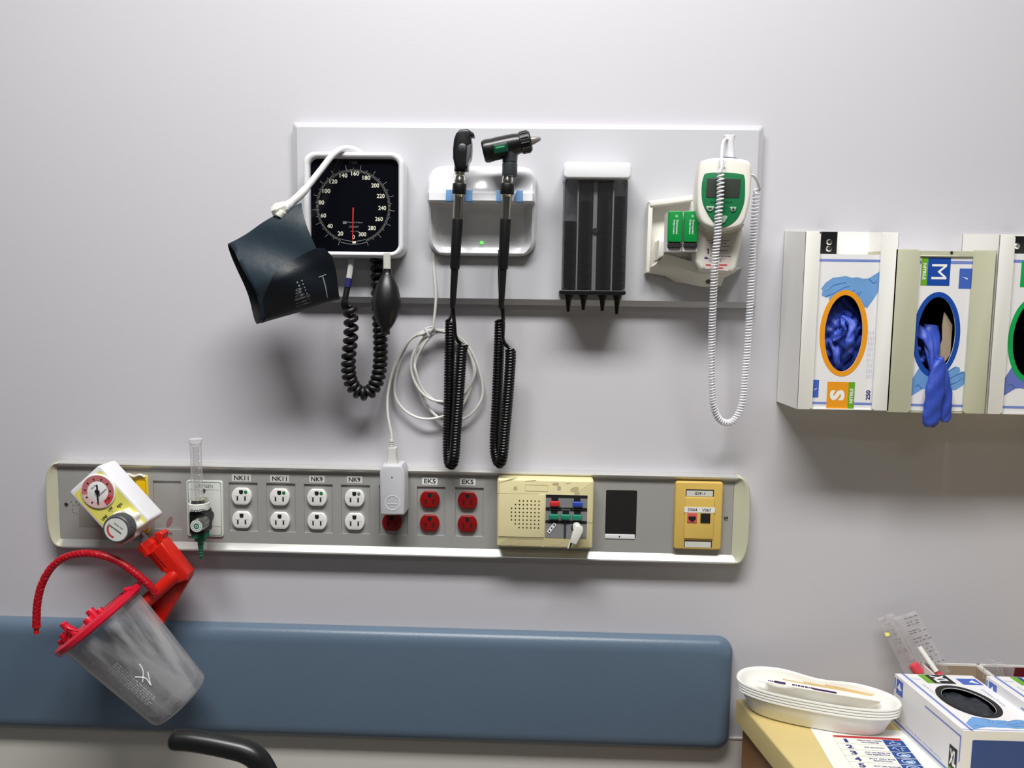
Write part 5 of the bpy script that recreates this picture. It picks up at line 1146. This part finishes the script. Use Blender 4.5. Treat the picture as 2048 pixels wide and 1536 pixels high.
m = MB(); prism(m, gs, [(0, -5), (10, -7), (148, -5), (150, 2), (100, 4), (1, 5)], 0, 1.2, .3); wp = build(m, 'wrapper', M['paper'], sw)
m = MB(); flat(m, gs, rc(22, -2, 36, 3), 1.4); flat(m, gs, rc(70, -1, 98, 3), 1.4)
x = 44
while x < 70: w = random.uniform(1.5, 4); flat(m, gs, rc(x, -1.5, x+w, 1.8), 1.4); x += w+.9
x = 14
while x < 22: flat(m, gs, rc(x, -1, x+1.8, 1.8), 1.4); x += 2.6
build(m, 'purple_print', M['purpleprint'], wp)
m = MB()
for k in range(3): tube(m, [gs.p(32+k*26, -8.5-k*2.2, 1), gs.p(138+k*2, -5.5-k*1.8, 1)], .0009, 6)
build(m, 'sticks', M['stick'], sw, 'pale wooden sticks')
sw2 = thing('swab_packet', 'thin paper swab sleeve behind the purple-printed one in the top dish', 'swab packet', DP(10, -10, 30))
gs2 = G(pA-nS*.014-Vector((0, 0, .006)), (pB-pA)/150, nS*.0009, (0, 0, 1))
m = MB(); prism(m, gs2, [(10, -4), (80, -8), (148, -2), (150, 6), (12, 4)], 0, 1.2, .3); build(m, 'sleeve', mat('sleeve_paper', (236, 222, 190), .6), sw2)
m = MB(); tube(m, [gs2.p(30, 2, 2), gs2.p(148, 4, 2)], .001, 6); tube(m, [gs2.p(70, -3, 2), gs2.p(144, 0, 2)], .001, 6); build(m, 'sticks', M['stick'], sw2)

# sign on the counter
zs = ZC+.0008
a0, a1, a2 = Q(1665, 1470, zs), Q(1800, 1477, zs), Q(1722, 1536, zs)
ux = (a1-a0).normalized(); uy = Vector((ux.y, -ux.x, 0)); uy = uy if uy.y < 0 else -uy
sg_ = (a2-a0).normalized(); 
gp = G(a0, ux*.001, uy*.001, (0, 0, 1)); SW = (a1-a0).length*1000
def S2(px, py): w = Q(px, py, zs)-a0; return (w.dot(ux)*1000, w.dot(uy)*1000)
t = thing('printed_sign', 'white sheet with a red header and numbered rows 1 to 5, lying on the counter', 'sign', gp.p(0, 0, 0))
m = MB(); prism(m, gp, [(-26, -22), (SW+26, -22), (SW+26, 200), (-26, 200)], -.5, 0, 0); sh = build(m, 'sheet', M['paper'], t)
rh = (S2(1720, 1524.5)[1]-S2(1679, 1486.3)[1])/3; r0 = S2(1679, 1486.3)[1]-rh
m = MB(); flat(m, gp, rc(0, 0, SW, r0), .15); build(m, 'red_header', M['redprint'], sh)
m = MB(); txt(m, gp, 'PUTTING ON PERSONAL PROTECTIVE EQUIPMENT', SW/2, r0/2, min(3, r0*.5), .25, SW*.92); build(m, 'header_lettering', M['maroon'], sh)
c0_ = SW-27
m = MB(); m2 = MB(); m3 = MB(); m4 = MB(); words = [('PERFORM HAND', 'HYGIENE'), ('PUT ON GOWN', ''), ('PUT ON MASK OR', 'N95 RESPIRATOR'), ('PUT ON EYE', 'PROTECTION'), ('PUT ON GLOVES', '')]
for k in range(5):
    v = r0+k*rh; flat(m3, gp, rc(-1, v+rh-.25, c0_, v+rh+.1), .2); txt(m, gp, str(k+1), 14, v+rh*.5, rh*.62, .25, 9 if k else 5, bold=.04)
    txt(m, gp, words[k][0], 47, v+rh*(.33 if words[k][1] else .5), rh*.2, .25, 34 if k != 1 else 26, bold=.03)
    if words[k][1]: txt(m, gp, words[k][1], 46, v+rh*.66, rh*.2, .25, 24 if k != 2 else 32, bold=.03)
    prism(m2, gp, rc(c0_, v+.6, SW+1, v+rh-.6), .1, .2)
    cx_ = c0_+14; cy_ = v+rh/2
    if k in (0,): ring(m4, gp, ell(cx_, cy_+2, 8, rh*.22), ell(cx_, cy_+2, 6.6, rh*.14), .25, .3); flat(m4, gp, bar(cx_-2, cy_-rh*.35, cx_+2, cy_, 1.2), .3)
    elif k == 1:
        for q in (bar(cx_-9, cy_+1, cx_-5, cy_-rh*.25, 1.2), bar(cx_-5, cy_-rh*.25, cx_-1, cy_+rh*.3, 1.2), bar(cx_+4, cy_+rh*.3, cx_+4, cy_-rh*.25, 1.2), bar(cx_+4, cy_-rh*.25, cx_+9, cy_-rh*.1, 1.2)): flat(m4, gp, q, .3)
    else: ring(m4, gp, ell(cx_, cy_, 9, rh*.36), ell(cx_, cy_, 7.4, rh*.28), .25, .3); flat(m4, gp, ell(cx_+1, cy_+1, 5, rh*.16), .3)
flat(m3, gp, rc(-1, 0, -.7, r0+5*rh), .2); flat(m3, gp, rc(SW+3, 0, SW+3.3, r0+5*rh), .2)
build(m, 'lettering', M['nink'], sh); ip = build(m2, 'icon_panels', M['blueprint'], sh); build(m3, 'rule_lines', M['greyink'], sh)
m4b = build(m4, 'icons', mat('icon_pale', (190, 210, 232), .5), sh)

# glove cartons on the counter
def counter_box(tlp, flp_, w, ztop_, label, ringm, labelm, size, zbot, stage):
    BL = Q(*tlp, ztop_); FL = Q(*flp_, ztop_); ln = (FL-BL).length*1000
    t = thing('glove_box', label, 'glove box', (BL.x+w/2000, (BL.y+FL.y)/2, zbot), 'boxes of nitrile gloves on the counter')
    ay = (FL-BL).normalized()*.001; gt = G(BL, (.001, 0, 0), ay, (0, 0, 1)); H = (ztop_-zbot)*1000
    cu, cv = w*.50, ln*.50; a, b_ = w*.25, ln*.24
    m = MB(); hole_face(m, gt, 0, 0, w, ln, cu, cv, a, b_, 0)
    m.add([gt.p(u, v, e) for e in (-H, 0) for u, v in rc(0, 0, w, ln)], [(0, 1, 2, 3), (0, 1, 5, 4), (1, 2, 6, 5), (2, 3, 7, 6), (3, 0, 4, 7)]); cb = build(m, 'carton', M['card'], t)
    m = MB(); ring(m, gt, ell(cu, cv, a*1.27, b_*1.2, 64), ell(cu, cv, a+.3, b_+.3, 64), .05, .3); build(m, 'oval_ring', ringm, cb)
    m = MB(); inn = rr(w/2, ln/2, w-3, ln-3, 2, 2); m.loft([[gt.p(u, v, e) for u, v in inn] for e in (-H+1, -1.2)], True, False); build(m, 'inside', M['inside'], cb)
    bands(gt, ((9, 0, 13, ln), (0, ln-4, w, ln-2.6)), .1, cb)
    gl_ = G(BL, ay, (0, 0, -.001), (-1, 0, 0)); gf = G(FL, (.001, 0, 0), (0, 0, -.001), (0, -1, 0))
    bands(gl_, ((4, H-8, ln-3, H-4.5), (ln*.48, 9, ln-3, 11.5), (ln-5.2, 9, ln-3, H*.6)), .15, cb)
    m = MB(); flat(m, gt, rc(w*.37, 1, w*.64, ln*.18), .15); sl = build(m, 'size_label', labelm, cb)
    bands(gt, ((w*.28, 1, w*.37, ln*.18),), .15, sl, 'lime_strip', 'lime'); bands(gl_, ((ln-24, H-13, ln-8, H-1),), .18, cb, 'lime_strip', 'lime')
    m = MB(); txt(m, gt, size, w*.505, ln*.09, w*.17, .3, ln*.14, rot=90, bold=.05); build(m, 'size_lettering', M['whiteink'], sl)
    m = MB(); flat(m, gl_, rc(ln-24, H*.42, ln-8, H-13), .18); sl2 = build(m, 'side_size_label', labelm, cb)
    m = MB(); txt(m, gl_, size, ln-16, H*.63, H*.28, .3, 13, bold=.04); build(m, 'side_lettering', M['whiteink'], sl2)
    bands(gl_, ((1, 5, 3.4, 22),), .2, cb, 'logo_strip', 'logo'); bands(gt, ((w*.72, ln*.07, w-3, ln*.19),), .2, cb, 'logo_panel', 'logo'); m = MB(); flat(m, gl_, rc(6, 4, 22, 26), .2); lg = build(m, 'logo_square', M['logo'], cb)
    m = MB(); flat(m, gl_, [(8, 17), (14, 8), (16, 14), (20, 17), (14, 19)], .35); flat(m, gl_, bar(13, 21, 14, 24, .8), .35); flat(m, gt, [(w*.83, ln*.14), (w*.9, ln*.1), (w*.94, ln*.17)], .35); build(m, 'logo_mark', M['whiteink'], lg)
    m = MB(); prism(m, gf, rr(w*.5+4, H*.5+5, w-16, H-14, 2, 2), .05, .25); build(m, 'front_panel', M['boxend'], cb, 'dark blue end panel')
    hand_art(gt, (w*.55, ln-24), .06, cb, flip=True, sc=(.8, .42))
    m = MB(); txt(m, gl_, 'Medline', 14, H-13, 5, .2, 13); txt(m, gl_, 'Nitrile Exam Gloves', ln*.42, H-12.5, 3.4, .2, ln*.4); txt(m, gl_, 'Powder-Free', ln*.68, H-12.5, 2.6, .2, ln*.14); build(m, 'side_print', M['paleink'], cb)
    m = MB(); txt(m, gt, 'Sensicare', 21, ln*.1, 3, .2, 12, rot=8); txt(m, gt, 'Nitrile Exam Gloves', 22, ln*.35, 3, .2, ln*.3, rot=90); txt(m, gt, 'Latex-Free', w*.88, ln*.42, 5, .2, ln*.3, rot=90); build(m, 'top_print', M['paleink'], cb)
    return t, gt, cu, cv, a, b_
zx = CAMZ-.520
t, gt, cu, cv, a, b_ = counter_box((1790, 1347), (1927, 1461), 111, zx, 'white glove box with black oval ring and XL labels on the counter beside the dishes', M['ink'], M['ink'], 'XL', ZC+.001, 0)
gl = thing('nitrile_gloves', 'black gloves filling the oval opening of the XL box', 'gloves', gt.p(cu, cv, -20))
build(crumple(gt, cu, cv, a*1.1, b_*1.1, -12, 8, 12), 'glove_bundle', M['bglove'], gl, ang=80)
z2 = CAMZ-.506
t, gt, cu, cv, a, b_ = counter_box((1973, 1352), (2131, 1462), 110, z2, 'white glove box at the right edge of the photo, behind the XL box', M['pblue'], M['blueprint'], 'M', ZC+.001, 1)

# open card bins against the wall
wz = W(1925, 1328, 52).z
def bin_(xa, xb, mt, label, name='supply_bin'):
    a, b_ = W(xa, 1326, 52).x, W(xb, 1326, 52).x
    t = thing(name, label, 'supply bin', ((a+b_)/2, -.07, ZC), 'open supply bins behind the glove boxes')
    m = MB(); bx(m, a, b_, -.096, -.05, ZC+.001, ZC+.003)
    for q in ((a, b_, -.052, -.05), (a, b_, -.096, -.094), (a, a+.002, -.096, -.05), (b_-.002, b_, -.096, -.05)): bx(m, *q, ZC+.001, wz-(.02 if q[3] < -.09 else 0))
    sh_ = build(m, 'box', M['holder'], t)
    m = MB(); bx(m, a+.0022, b_-.0022, -.0525, -.0521, ZC+.003, wz-.003); bx(m, a+.0021, a+.0025, -.0935, -.0521, ZC+.003, wz-.004); bx(m, b_-.0025, b_-.0021, -.0935, -.0521, ZC+.003, wz-.004); build(m, 'lining', mt, t)
    return t
bin_(1842, 1956, M['brown'], 'open box with brown card inside, behind the XL glove box')
bin_(1958, 2120, M['maroon'], 'open box with dark maroon inside, at the right edge')
def pouch(cs, name, label, cat, group, matn='film', bulge=4, n=10):
    """clear pouch: four corners as (px, py, d): top left, top right, bottom right, bottom left"""
    c_ = [W(*q) for q in cs]; nrm = (c_[1]-c_[0]).cross(c_[3]-c_[0]).normalized(); nrm = nrm if nrm.y < 0 else -nrm
    t = thing(name, label, cat, (c_[2]+c_[3])/2, group)
    def pt(u, v, e=0): return (c_[0].lerp(c_[1], u)).lerp(c_[3].lerp(c_[2], u), v)+nrm*(e/1000)
    F_, B_ = [], []
    for j in range(n*2+1):
        v = j/(n*2); ra = []; rb_ = []
        for i in range(n+1):
            u = i/n; e = bulge*(math.sin(PI*u)*math.sin(PI*min(1, v*1.1)))**.6+.7*math.sin(u*9+v*13) if 0 < u < 1 and 0 < v < .9 else .3
            ra.append(pt(u, v, e)); rb_.append(pt(u, v, -.5))
        F_.append(ra+rb_[::-1])
    m = MB(); m.loft(F_, True, True); sl = build(m, 'clear_wrapper', M[matn], t, ang=80)
    return t, pt, sl
t, pt, sl = pouch([(1753, 1238, 14), (1786, 1226, 14), (1862, 1358, 62), (1816, 1360, 62)], 'syringe_packet', 'left clear syringe packet with a pink cap, leaning on the wall', 'syringe packet', 'clear syringe packets leaning on the wall')
m = MB(); tube(m, [pt(.62, .25, 2), pt(.62, .7, 2)], .0045, 14); tube(m, [pt(.62, .25, 2), pt(.62, .1, 2)], .0018, 8); build(m, 'syringe', M['film'], t)
m = MB(); lathe(m, pt(.55, .76, 4), pt(.62, .95, 4)-pt(.55, .76, 4), [(.006, 0), (.0078, .002), (.0078, .013), (.006, .0165)], 20); build(m, 'cap', M['pinkcap'], t, 'pink cap')
def prt_(pt, seed, rows, m_, u0=.15, u1=.9):
    r_ = random.Random(seed); mm_ = MB()
    for k in range(rows):
        v = .06+.8*(k+r_.uniform(-.3, .3))/rows; u = u0+r_.uniform(0, .25)
        while u < u1-r_.uniform(0, .3): w = r_.uniform(.04, .2); mm_.add([pt(u, v, 5.5), pt(u+w, v+.004, 5.5), pt(u+w, v+.016, 5.5), pt(u, v+.014, 5.5)], [(0, 1, 2, 3)]); u += w+r_.uniform(.03, .12)
    return mm_
build(prt_(pt, 4, 11, 0, .1, .7), 'print', mat('brown_print', (140, 118, 108), .6), sl)
mm_ = MB(); mm_.add([pt(.0, .24, 3), pt(.22, .24, 4), pt(.2, .3, 4), pt(0, .3, 3)], [(0, 1, 2, 3)]); build(mm_, 'yellow_tag', M['yellow'], sl)
t, pt, sl = pouch([(1786, 1236, 22), (1832, 1222, 22), (1900, 1344, 70), (1854, 1360, 70)], 'syringe_packet', 'right clear syringe packet over the left one, its lower end pinkish', 'syringe packet', 'clear syringe packets leaning on the wall')
m = MB(); tube(m, [pt(.35, .52, 3), pt(.48, .93, 3)], .004, 12); build(m, 'syringe', M['holder'], t); m = MB(); tube(m, [pt(.5, .95, 3), pt(.53, 1.0, 3)], .0055, 14); build(m, 'cap', M['pinkcap'], t)
build(prt_(pt, 9, 13, 0, .25, .95), 'print', mat('dark_print', (104, 90, 86), .6), sl)
for cs, lb in (([(1974, 1316, 60), (1990, 1322, 60), (2008, 1358, 66), (1968, 1358, 66)], 'small clear packet poking up at the back of the maroon-lined box'),
               ([(1966, 1330, 68), (2003, 1324, 68), (2010, 1358, 76), (1966, 1358, 76)], 'grey printed clear packet, frontmost at the left of the maroon-lined box'),
               ([(2004, 1327, 64), (2030, 1333, 64), (2026, 1358, 72), (2004, 1358, 72)], 'small crumpled clear packet beside the grey printed packet')):
    t, pt, sl = pouch(cs, 'wipe_packet', lb, 'packet', 'clear packets in the maroon-lined box', bulge=2, n=6)
    build(prt_(pt, len(lb), 4, 0), 'print', M['greyink'], sl)
